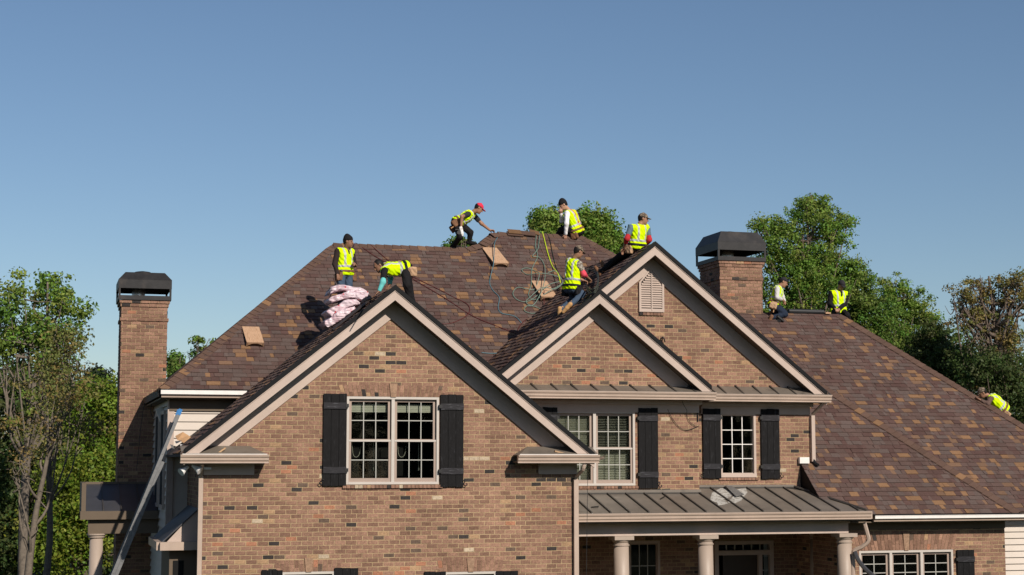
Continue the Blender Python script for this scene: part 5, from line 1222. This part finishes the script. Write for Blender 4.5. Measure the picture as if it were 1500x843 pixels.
def bundle(label, u, v, Y, hx_, hy, hz, rot, sag, lift):
    p = at(u, v, Y); base = np.array((p[0], Y, g1z(p[0])+lift)); r = None
    n = 56; m = 32; V = []; F = []; ph = rp.uniform(0, 6)
    # a soft slab: rounded section swept along x, sagging over the slope, the film gathered in folds
    for i in range(n):
        s = -1+2*i/(n-1); e = max((1-abs(s)**9)**.5 if abs(s) < 1 else 0, .94)
        for k in range(m):
            a = 2*math.pi*k/m; cy = math.copysign(abs(math.cos(a))**.16, math.cos(a)); cz = math.copysign(abs(math.sin(a))**.22, math.sin(a))
            fold = abs(math.sin(4.2*s+2.6*cy+ph))-.5; crease = abs(math.sin(11*s-4*cz+3*cy+ph*2))-.5
            w = .016*fold+.007*crease+.010*math.sin(3*s+ph)
            x = s*hx_+.03*math.sin(3*cy+2*cz+ph); y = cy*(hy+w*1.2)*e; z = cz*(hz+w*.7)*e-sag*s*s+.012*math.sin(5*s+ph)
            xr_ = x*math.cos(rot)+z*math.sin(rot); zr = -x*math.sin(rot)+z*math.cos(rot)
            V.append(base+np.array((xr_, y, zr+hz)))
    for i in range(n-1):
        for k in range(m):
            k2 = (k+1) % m; F.append((i*m+k, i*m+k2, (i+1)*m+k2, (i+1)*m+k))
    q = MB(); q.v = [tuple(x) for x in V]; q.f = F+[tuple(range(m-1, -1, -1)), tuple((n-1)*m+k for k in range(m))]; q.t = [(1, 1, 1)]*len(q.f)
    o = q.build('shingle_bundle', PK, None, base, True)
    return tag(o, label, 'shingle bundle', 'wrapped shingle bundles')
bundle('bottom pink-wrapped shingle bundle slumped on the left gable slope', 494, 462, 33.75, .34, .42, .085, -.50, .03, .02)
bundle('second pink-wrapped shingle bundle of the heap, dark gap above it', 498, 452, 33.80, .33, .40, .075, -.44, .05, .19)
bundle('third pink-wrapped shingle bundle of the heap, bent over the one below', 505, 443, 33.85, .36, .40, .065, -.10, .08, .335)
bundle('top pink-wrapped shingle bundle of the heap, ends drooping', 508, 436, 33.90, .38, .38, .06, .10, .09, .45)
# loose dark shingles near the crawling roofer, stack of cap shingles on the top ridge
SHM = mat('loose_shingle', (.05, .034, .03), .9, None, 30, .2)
def loose(label, pts, th, name='loose_shingle', m=SHM, cat='shingle', grp='loose shingles'):
    n = np.cross(pts[1]-pts[0], pts[2]-pts[0]); n = unit(n if n[2] > 0 else -n)
    return tag(MB().prism([p+n*th for p in pts], -n*th).build(name, m, None, pts[0]), label, cat, grp)
gl1 = lambda u, v, l=0.: cast(u, v, (GX1, 0, GZ1+l), (-T, 0, 1))
loose('long dark shingle strip lifting off the left gable slope', [gl1(487, 482.5, .02), gl1(489, 484, .02), gl1(541, 442, .06), gl1(538, 440, .06)], .012)
loose('dark shingle strip stuck out beside the pink bundles', [gl1(527, 441, .02), gl1(529, 445, .02), gl1(546, 437, .16), gl1(543, 433.5, .17)], .02)
def mpx(u, v, l): return mp(u, v, l)
st = thing('cap_shingle_stack', 'small stack of loose cap shingles on the top ridge', 'shingle', mp(765, 346, 0))
for k, (u0, v0, u1, v1, l) in enumerate(((743, 345, 766, 347, .03), (744, 343.5, 763, 345, .06), (752, 344, 784, 347.5, .05), (776, 342.5, 790, 346, .04))):
    a, b = mp(u0, v0, l), mp(u1, v1, l); V = np.array((0, 1, T))/SQ
    MB().prism([a-V*.06, b-V*.06, b+V*.12, a+V*.12], MN*.018).build('cap_shingle', M_SHINGO, st).color = (.10+.05*(k % 2), .06+.025*(k % 2), .045, 1)
# black ridge-vent roll on the wing ridge, pale decking beside it
a, b = at(1155, 459, BYR), at(1206, 459.5, BYR); a[2] = b[2] = BZR+.045
tag(MB().tube([a, b], .065, 10).build('ridge_vent_roll', mat('vent_mesh', (.012, .013, .015), .6, None, 30, .3), None, a), 'black ridge vent strip laid along the wing ridge', 'ridge vent')
MB().box(b[0]+.02, b[0]+.16, BYR-.10, BYR+.1, BZR+.0, BZR+.035).build('bare_decking', WOOD, house)
# nail guns
def nailgun(label, p, ax, mcol):
    p = np.asarray(p, float); ax = unit(ax); s = unit(np.cross(ax, (0, 0, 1))); u = np.cross(s, ax)
    r = thing('nail_gun', label, 'nail gun', p, 'nail guns')
    MB().tube([p-ax*.11, p-ax*.08, p+ax*.06, p+ax*.12], [.03, .042, .042, .02], 10).build('barrel', mcol, r)
    MB().tube([p-ax*.03+u*.0, p-ax*.06-u*.14], .02, 8).build('handle', M_IRON, r)
    MB().tube([p+ax*.02-u*.07-s*.03, p+ax*.02-u*.07+s*.03], .05, 12).build('magazine', M_IRON, r)
nailgun('white nail gun held low by the roofer in the red cap', at(676, 339, 38.0), (.2, 0, -.9), M_WHITE)
nailgun('black and silver nail gun lying by the roofer kneeling at the chimney', cast(1143, 467, (0, BYR, BZR+.09), (0, -TB, 1)), (.5, -.3, -.5), M_IRON)
# torn cardboard and plastic at the top of the ladder
CB = mat('cardboard', (.42, .25, .13), .85, None, 10, .15)
cbp = [at(257, 640, 33.7), at(268, 634, 33.75), at(279, 641, 33.7), at(289, 634, 33.75), at(286, 644, 33.6), at(270, 648, 33.5), at(260, 645, 33.55)]
cb = thing('cardboard_scrap', 'torn cardboard scrap heaped at the ladder top on the left eave', 'cardboard', cbp[5]); 
MB().prism(cbp, (0, .02, .015)).build('flap', CB, cb)
MB().prism([at(262, 646, 33.4), at(275, 640, 33.45), at(288, 645, 33.4), at(276, 652, 33.2)], (0, .03, .02)).build('flap', CB, cb)
PW = mat('torn_plastic', (.6, .6, .6), .3, None, 20, .3)
for k, (u, v) in enumerate(((262, 649), (270, 653), (254, 655), (262, 660))):
    q = [at(u+rp.uniform(-7, 7), v+rp.uniform(-4, 4), 33.2+rp.uniform(-.2, .3)) for _ in range(4)]; c = sum(q)/4
    q.sort(key=lambda p: math.atan2(p[2]-c[2], p[0]-c[0]))
    MB().prism(q, (0, .012, .004)).build('plastic_shred', PW if k % 2 else M_ALU, cb)
# pale scrap on the right slope of the front gable, scraps on the porch roof
p = at(692, 511, 31.4); 
loose('small white paper scrap on the edge of the left gable', [np.array((p[0]-.06, 31.3, g1z(p[0]-.06)+.03)), np.array((p[0]+.08, 31.3, g1z(p[0]+.08)+.08)), np.array((p[0]+.1, 31.6, g1z(p[0]+.1)+.06)), np.array((p[0]-.05, 31.6, g1z(p[0]-.05)+.04))], .008, 'paper_scrap', M_WHITE, 'paper', 'roof litter')
def pp(u, v, l=.0): return cast(u, v, (0, PE, pz(PE)+l), (0, -.25, 1))
PATCH = mat('bare_patch', (.44, .42, .38), .7, None, 12, .2, blot=((.24, .22, .19), 14, .5, .08))
for k, q in enumerate(([(1043, 722), (1056, 715), (1072, 714), (1078, 719), (1070, 728), (1058, 733), (1048, 736), (1040, 733)], [(1079, 717), (1092, 715), (1095, 721), (1086, 733), (1075, 738), (1066, 736), (1074, 728)], [(1050, 735), (1062, 733), (1066, 738), (1052, 741)])):
    MB().prism([pp(u, v, .003+.0015*k) for u, v in q], (0, 0, -.002)).build('bare_patch', PATCH, porch)
loose('bent dark metal offcut lying on the pale patch of the porch roof', [pp(1063, 713, .05), pp(1072, 713, .06), pp(1090, 725, .04), pp(1078, 728, .03)], .012, 'metal_offcut', mat('offcut', (.12, .115, .11), .5), 'offcut', 'roof litter')
loose('narrow black metal offcut at the top of the porch roof', [pp(1061, 714, .035), pp(1064, 713, .04), pp(1078, 721, .03), pp(1075, 722.5, .03)], .02, 'metal_offcut', M_IRON, 'offcut', 'roof litter')
loose('tiny twig on the porch roof beside a seam', [pp(967, 731, .012), pp(974, 727, .02), pp(974.5, 728, .02), pp(967.5, 732, .012)], .01, 'twig', M_IRON, 'twig', 'roof litter')
loose('tiny twig near the left end of the porch roof', [pp(866, 743, .012), pp(877, 742, .014), pp(877, 743, .014), pp(866, 744, .012)], .01, 'twig', M_IRON, 'twig', 'roof litter')
# ------------------------------------------------------------------ extension ladder against the left eave
LY = 33.35
t0, t1 = at(264.5, 601, LY), at(165, 843, LY); dr = unit(t1-t0); Lr = (t0[2]+H)/-dr[2]
bot = t0+dr*Lr
lad = thing('extension_ladder', 'aluminium extension ladder leaning on the left eave with a blue top cap', 'ladder', bot)
perp = unit(np.cross(dr, (0, 1, 0)))
ov = 1.05
for y in (LY, LY+.42):
    yy = np.array((0, y-LY, 0))
    MB().obox(t0+yy+dr*2.6, dr*2.6, (0, .018, 0), perp*.031).build('fly_rail', M_ALU, lad)
    L2 = Lr-ov
    MB().obox(t0+yy*1.08+np.array((0, -.02, 0))+dr*(ov+L2/2)+perp*.064, dr*L2/2, (0, .018, 0), perp*.031).build('base_rail', M_ALU, lad)
    MB().obox(t0+yy+dr*.04, dr*.06, (0, .021, 0), perp*.035).build('end_cap', M_BLUEP, lad)
for k in range(18):
    c = t0+dr*(.30+.305*k)
    if .30+.305*k < 5.1: MB().tube([c+np.array((0, -.024, 0)), c+np.array((0, .44, 0))], .017, 8).build('rung', M_IRON if False else M_ALU, lad)
    if k*.305+.30 < 5.1: MB().tube([c+np.array((0, -.0215, 0)), c+np.array((0, -.019, 0))], .019, 8).build('rung_socket', M_IRON, lad)
for k in range(20):
    q = ov+.2+.305*k
    if q > Lr-.1: break
    c = t0+dr*q+perp*.064
    MB().tube([c+np.array((0, -.044, 0)), c+np.array((0, .46, 0))], .017, 8).build('rung', M_ALU, lad)
    MB().tube([c+np.array((0, -.0415, 0)), c+np.array((0, -.039, 0))], .019, 8).build('rung_socket', M_IRON, lad)
# ------------------------------------------------------------------ trees
LEAFM = {}
def leaf_mat(n, c):
    if n not in LEAFM: LEAFM[n] = mat('leaf_'+n, c, .55, 'attr', 3, .1, 0, 60, .25, transl=.38)
    return LEAFM[n]
BARK = mat('bark', (.13, .10, .08), .9, None, 12, .3, .6, 30, .1)
BARKP = mat('pale_bark', (.15, .125, .10), .9, None, 12, .3, .6, 30, .1)
def tree(name, label, Y, base_u, blobs, n_leaf, seed, leaf='spring', leafc=(.085, .14, .025), size=.13, bark=BARK, tr=.2, cl=.55, limbs=5, group='trees round the house', ctop=None, bare=0, wob=.5, shell=.45):
    n_leaf = int(n_leaf*1.55); size *= .86; cl *= .92
    r = np.random.default_rng(seed); pr = random.Random(seed)
    g0 = at(base_u, 700, Y); base = np.array((g0[0], Y, -H)); root = thing(name, label, 'tree', base, group)
    B = []
    for (u, v, ru, rv) in blobs:
        c = at(u, v, Y); sc_ = np.linalg.norm(c)/FOC; c = c+np.array((0, r.uniform(-.6, .6), 0)); B.append((c, np.array((ru*sc_, (ru+rv)*.5*sc_, rv*sc_))))
    w = MB()
    cen = sum(b[0] for b in B)/len(B); zlo = min(b[0][2]-b[1][2] for b in B); ztop = max(b[0][2]+b[1][2]*.5 for b in B)
    fork = base+(cen-base)*.0; fork = np.array((base[0]+(cen[0]-base[0])*.4, Y, max(zlo-1.0, -H+1.5)))
    tp = smooth_path([base, base+(fork-base)*.5+np.array((pr.uniform(-.15, .15), 0, 0)), fork, np.array((cen[0]+pr.uniform(-.3, .3), Y, (fork[2]+ztop)/2)), np.array((cen[0]+pr.uniform(-.4, .4), Y, ztop))], 5)
    w.tube(tp, [tr*(1-.85*i/(len(tp)-1)) for i in range(len(tp))], 8)
    ends = []
    for c, R in B:
        for _ in range(limbs):
            d = r.normal(size=3); d /= np.linalg.norm(d); e = c+d*R*r.uniform(.35, .95); ends.append(e)
            k = pr.randrange(len(tp)//3, len(tp)-2); s = tp[k]
            if s[2] > e[2]-.2: s = tp[len(tp)//3]
            mid = (s+e)/2+np.array((0, 0, -.12*np.linalg.norm(e-s)))+r.normal(size=3)*wob*.35
            p = smooth_path([s, mid, e], 5); t0_ = tr*.34*pr.uniform(.7, 1.2)
            w.tube(p, [t0_*(1-.86*i/(len(p)-1)) for i in range(len(p))], 6)
            for _ in range(2+bare):
                q = p[pr.randrange(4, len(p)-1)]; e2 = q+r.normal(size=3)*np.array((.7, .7, .55))*R.mean()*.5+np.array((0, 0, .25))
                p2 = smooth_path([q, (q+e2)/2+r.normal(size=3)*.12, e2], 3); w.tube(p2, [t0_*.42*(1-.8*i/(len(p2)-1)) for i in range(len(p2))], 5)
                ends.append(e2)
    w.build('trunk', bark, root, smooth=True)
    if n_leaf:
        vol = np.array([b[1].prod()**(2/3) for b in B]); vol /= vol.sum()
        nc = max(12, int(n_leaf/52)); which = r.choice(len(B), nc, p=vol)
        d = r.normal(size=(nc, 3)); d /= np.linalg.norm(d, axis=1)[:, None]; rad = r.random(nc)**shell*np.where(r.random(nc) < .3, r.uniform(.95, 1.32, nc), 1.0)
        C = np.array([B[i][0] for i in which])+d*np.array([B[i][1] for i in which])*rad[:, None]
        E_ = np.array(ends); C = np.concatenate([C, E_[r.choice(len(E_), nc//3)]])
        cs = cl*r.choice((.3, .45, .6, .8, 1.1), len(C), p=(.2, .25, .25, .2, .1))*r.uniform(.8, 1.2, len(C)); bright = r.uniform(.72, 1.25, len(C)); hue = r.uniform(-1, 1, len(C))
        pw = cs**1.7; ci = r.choice(len(C), n_leaf, p=pw/pw.sum()); dv = r.normal(size=(n_leaf, 3)); dv /= np.linalg.norm(dv, axis=1)[:, None]
        P = C[ci]+dv*(r.random(n_leaf)**.55*cs[ci])[:, None]*np.array((1.0, 1.0, .72))
        nn = dv*.9+r.normal(size=(n_leaf, 3))*.55+np.array((0, 0, .35)); nn /= np.linalg.norm(nn, axis=1)[:, None]
        a = np.cross(nn, r.normal(size=(n_leaf, 3))); a /= np.linalg.norm(a, axis=1)[:, None]
        b = np.cross(nn, a)
        L = (size*r.uniform(.6, 1.35, n_leaf))[:, None]; W = L*.62
        V = np.stack([P-a*L*.5, P+b*W*.5, P+a*L*.5, P-b*W*.5], 1).reshape(-1, 3)
        F = np.arange(n_leaf*4).reshape(-1, 4)
        k = bright[ci]*r.uniform(.8, 1.2, n_leaf); col_ = np.array(leafc)[None, :]*k[:, None]
        col_[:, 0] *= 1+.28*hue[ci]; col_[:, 2] *= 1+.15*hue[ci]
        link_mesh('crown', np_mesh('crown', V-base, F, col_.astype(np.float32)), leaf_mat('foliage', (1, 1, 1)), root)
    return root
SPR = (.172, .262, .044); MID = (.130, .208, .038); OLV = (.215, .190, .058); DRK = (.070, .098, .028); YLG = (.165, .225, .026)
# behind the left chimney and down the left edge
tree('tall_tree', 'tall airy spring-green tree at the left edge with pale forked trunk', 52, 40, [(25, 448, 38, 46), (72, 430, 34, 34), (100, 452, 24, 34), (48, 492, 48, 34), (88, 500, 34, 30), (10, 500, 20, 30)], 6800, 1, leafc=SPR, size=.13, bark=BARKP, tr=.17, cl=.5, limbs=6, bare=2)
tree('tall_tree', 'slender tree with bare grey limbs left of the side porch', 47, 62, [(85, 520, 38, 36), (110, 500, 25, 22), (60, 560, 40, 40), (120, 570, 24, 26)], 2600, 2, leafc=OLV, size=.10, bark=BARKP, tr=.11, cl=.55, limbs=4, bare=3)
tree('tall_tree', 'bare many-limbed tree rising in front of the left thicket', 44, 45, [(70, 590, 50, 50), (30, 640, 40, 50), (110, 620, 45, 40)], 1500, 3, leafc=OLV, size=.09, bark=BARKP, tr=.13, cl=.6, limbs=3, bare=3)
tree('leafy_tree', 'bright green bushy tree close beside the left chimney', 62, 135, [(120, 600, 45, 45), (150, 650, 40, 50), (85, 640, 40, 50), (160, 590, 25, 35)], 15000, 4, leafc=YLG, size=.16, cl=.8)
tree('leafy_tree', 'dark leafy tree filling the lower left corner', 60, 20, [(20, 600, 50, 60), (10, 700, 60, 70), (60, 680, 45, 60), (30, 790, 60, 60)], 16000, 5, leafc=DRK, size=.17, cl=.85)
tree('leafy_tree', 'low bright green tree behind the side porch column', 58, 130, [(110, 720, 50, 50), (150, 760, 40, 60), (90, 790, 50, 50), (160, 700, 30, 40)], 16000, 6, leafc=YLG, size=.15, cl=.8)
tree('pine_tree', 'small dark pine showing beyond the left thicket', 88, 146, [(146, 552, 16, 14), (140, 570, 22, 16), (152, 580, 24, 18)], 6000, 7, leafc=(.025, .038, .02), size=.2, cl=.7)
tree('leafy_tree', 'dull green tree far behind the left thicket', 95, 160, [(170, 610, 40, 40), (110, 590, 50, 40), (40, 560, 60, 40), (200, 640, 40, 50)], 12000, 8, leafc=MID, size=.24, cl=1.2)
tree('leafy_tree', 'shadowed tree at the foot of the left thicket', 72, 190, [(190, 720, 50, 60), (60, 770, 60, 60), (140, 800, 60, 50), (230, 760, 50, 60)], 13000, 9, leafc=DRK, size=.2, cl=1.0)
tree('small_tree', 'short green conifer between left chimney and roof hip', 54, 258, [(258, 530, 10, 14), (262, 552, 16, 16), (262, 580, 18, 20)], 5000, 10, leafc=MID, size=.12, cl=.35, tr=.08, limbs=3)
tree('small_tree', 'thin sapling top poking up behind the left roof hip', 52, 292, [(288, 500, 9, 9), (297, 512, 9, 8), (285, 520, 7, 8)], 420, 11, leafc=SPR, size=.11, cl=.22, tr=.05, limbs=3, bare=3)
# behind the ridges
tree('leafy_tree', 'rounded green tree behind the sitting roofer on the top ridge', 62, 850, [(798, 322, 22, 13), (815, 335, 30, 18), (850, 322, 30, 15), (872, 330, 24, 16), (890, 348, 24, 22), (860, 352, 45, 22), (905, 360, 12, 18), (790, 340, 18, 14)], 15000, 12, leafc=SPR, size=.14, cl=.55)
tree('small_tree', 'tip of a tree showing behind the stooping roofer', 60, 676, [(676, 354, 10, 8), (692, 356, 8, 7), (662, 360, 8, 6)], 1100, 13, leafc=MID, size=.13, cl=.35, tr=.07, limbs=3)
tree('tall_tree', 'tallest light green tree behind the right chimney', 63, 1170, [(1205, 305, 34, 24), (1180, 325, 36, 26), (1230, 330, 26, 24), (1140, 335, 22, 18), (1115, 327, 12, 10), (1160, 365, 44, 32), (1215, 370, 40, 36), (1140, 400, 40, 36), (1190, 420, 56, 40), (1240, 400, 24, 30), (1150, 450, 50, 30)], 30000, 14, leafc=SPR, size=.125, cl=.5, limbs=5, bare=1, tr=.22)
tree('leafy_tree', 'loose green tree right of the tallest one', 66, 1265, [(1255, 420, 30, 34), (1240, 460, 40, 36), (1275, 455, 34, 34), (1285, 495, 40, 30)], 14000, 15, leafc=MID, size=.135, cl=.5, bare=1)
tree('leafy_tree', 'feathery green tree with thin upright twigs beyond the right hip', 68, 1315, [(1312, 425, 26, 24), (1335, 445, 28, 26), (1305, 465, 36, 30), (1350, 475, 28, 26), (1325, 505, 50, 30)], 11500, 16, leafc=SPR, size=.13, cl=.45, bare=3)
tree('leafy_tree', 'dark olive tree below the feathery one', 64, 1370, [(1370, 500, 36, 28), (1385, 535, 44, 32), (1350, 540, 40, 30), (1400, 560, 40, 30)], 15000, 17, leafc=DRK, size=.14, cl=.55, bare=2)
tree('tall_tree', 'spreading olive brown tree with open limbs at the right edge', 60, 1475, [(1405, 432, 24, 14), (1440, 418, 30, 14), (1480, 415, 30, 18), (1500, 440, 36, 28), (1450, 450, 40, 22), (1420, 470, 30, 18), (1480, 490, 44, 28)], 8500, 18, leafc=OLV, size=.12, cl=.42, limbs=7, bare=3, tr=.24)
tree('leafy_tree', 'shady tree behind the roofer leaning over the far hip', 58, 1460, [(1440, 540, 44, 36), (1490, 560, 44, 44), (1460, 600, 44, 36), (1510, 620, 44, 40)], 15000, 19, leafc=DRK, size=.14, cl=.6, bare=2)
tree('leafy_tree', 'dim tree mass standing farther back on the right', 92, 1420, [(1390, 520, 60, 40), (1470, 540, 60, 50), (1330, 530, 50, 40), (1260, 500, 60, 40), (1180, 480, 60, 40)], 14000, 20, leafc=MID, size=.22, cl=1.1)

# unseen tree band added behind the lens: darkens window panes, shuts off low sky
r = np.random.default_rng(77); nL = 60000
nt = 46; tx = np.linspace(-95, 110, nt)+r.uniform(-2, 2, nt); ty = -38+r.uniform(-9, 9, nt)-.0009*(tx-10)**2; th_ = r.uniform(11, 17, nt)
ci = r.integers(0, nt, nL); dv = r.normal(size=(nL, 3)); dv /= np.linalg.norm(dv, axis=1)[:, None]; rr = r.random(nL)**.4
P = np.stack([tx[ci], ty[ci], th_[ci]*.5-H], 1)+dv*rr[:, None]*np.stack([np.full(nL, 3.6), np.full(nL, 3.6), th_[ci]*.52], 1)
a = np.cross(dv+r.normal(size=(nL, 3))*.5, r.normal(size=(nL, 3))); a /= np.linalg.norm(a, axis=1)[:, None]; b = np.cross(dv, a); L = r.uniform(.5, .9, nL)[:, None]
V = np.stack([P-a*L*.5, P+b*L*.4, P+a*L*.5, P-b*L*.4], 1).reshape(-1, 3)
wd = link_mesh('added_woods', np_mesh('added_woods', V+np.array((0, 0, H)), np.arange(nL*4).reshape(-1, 4), (np.array((.06, .09, .025))[None]*r.uniform(.7, 1.3, nL)[:, None]).astype(np.float32)), leaf_mat('foliage', (1, 1, 1)), None)
tag(wd, 'leafy tree band added behind the viewpoint to shut off the low sky', kind='stuff')
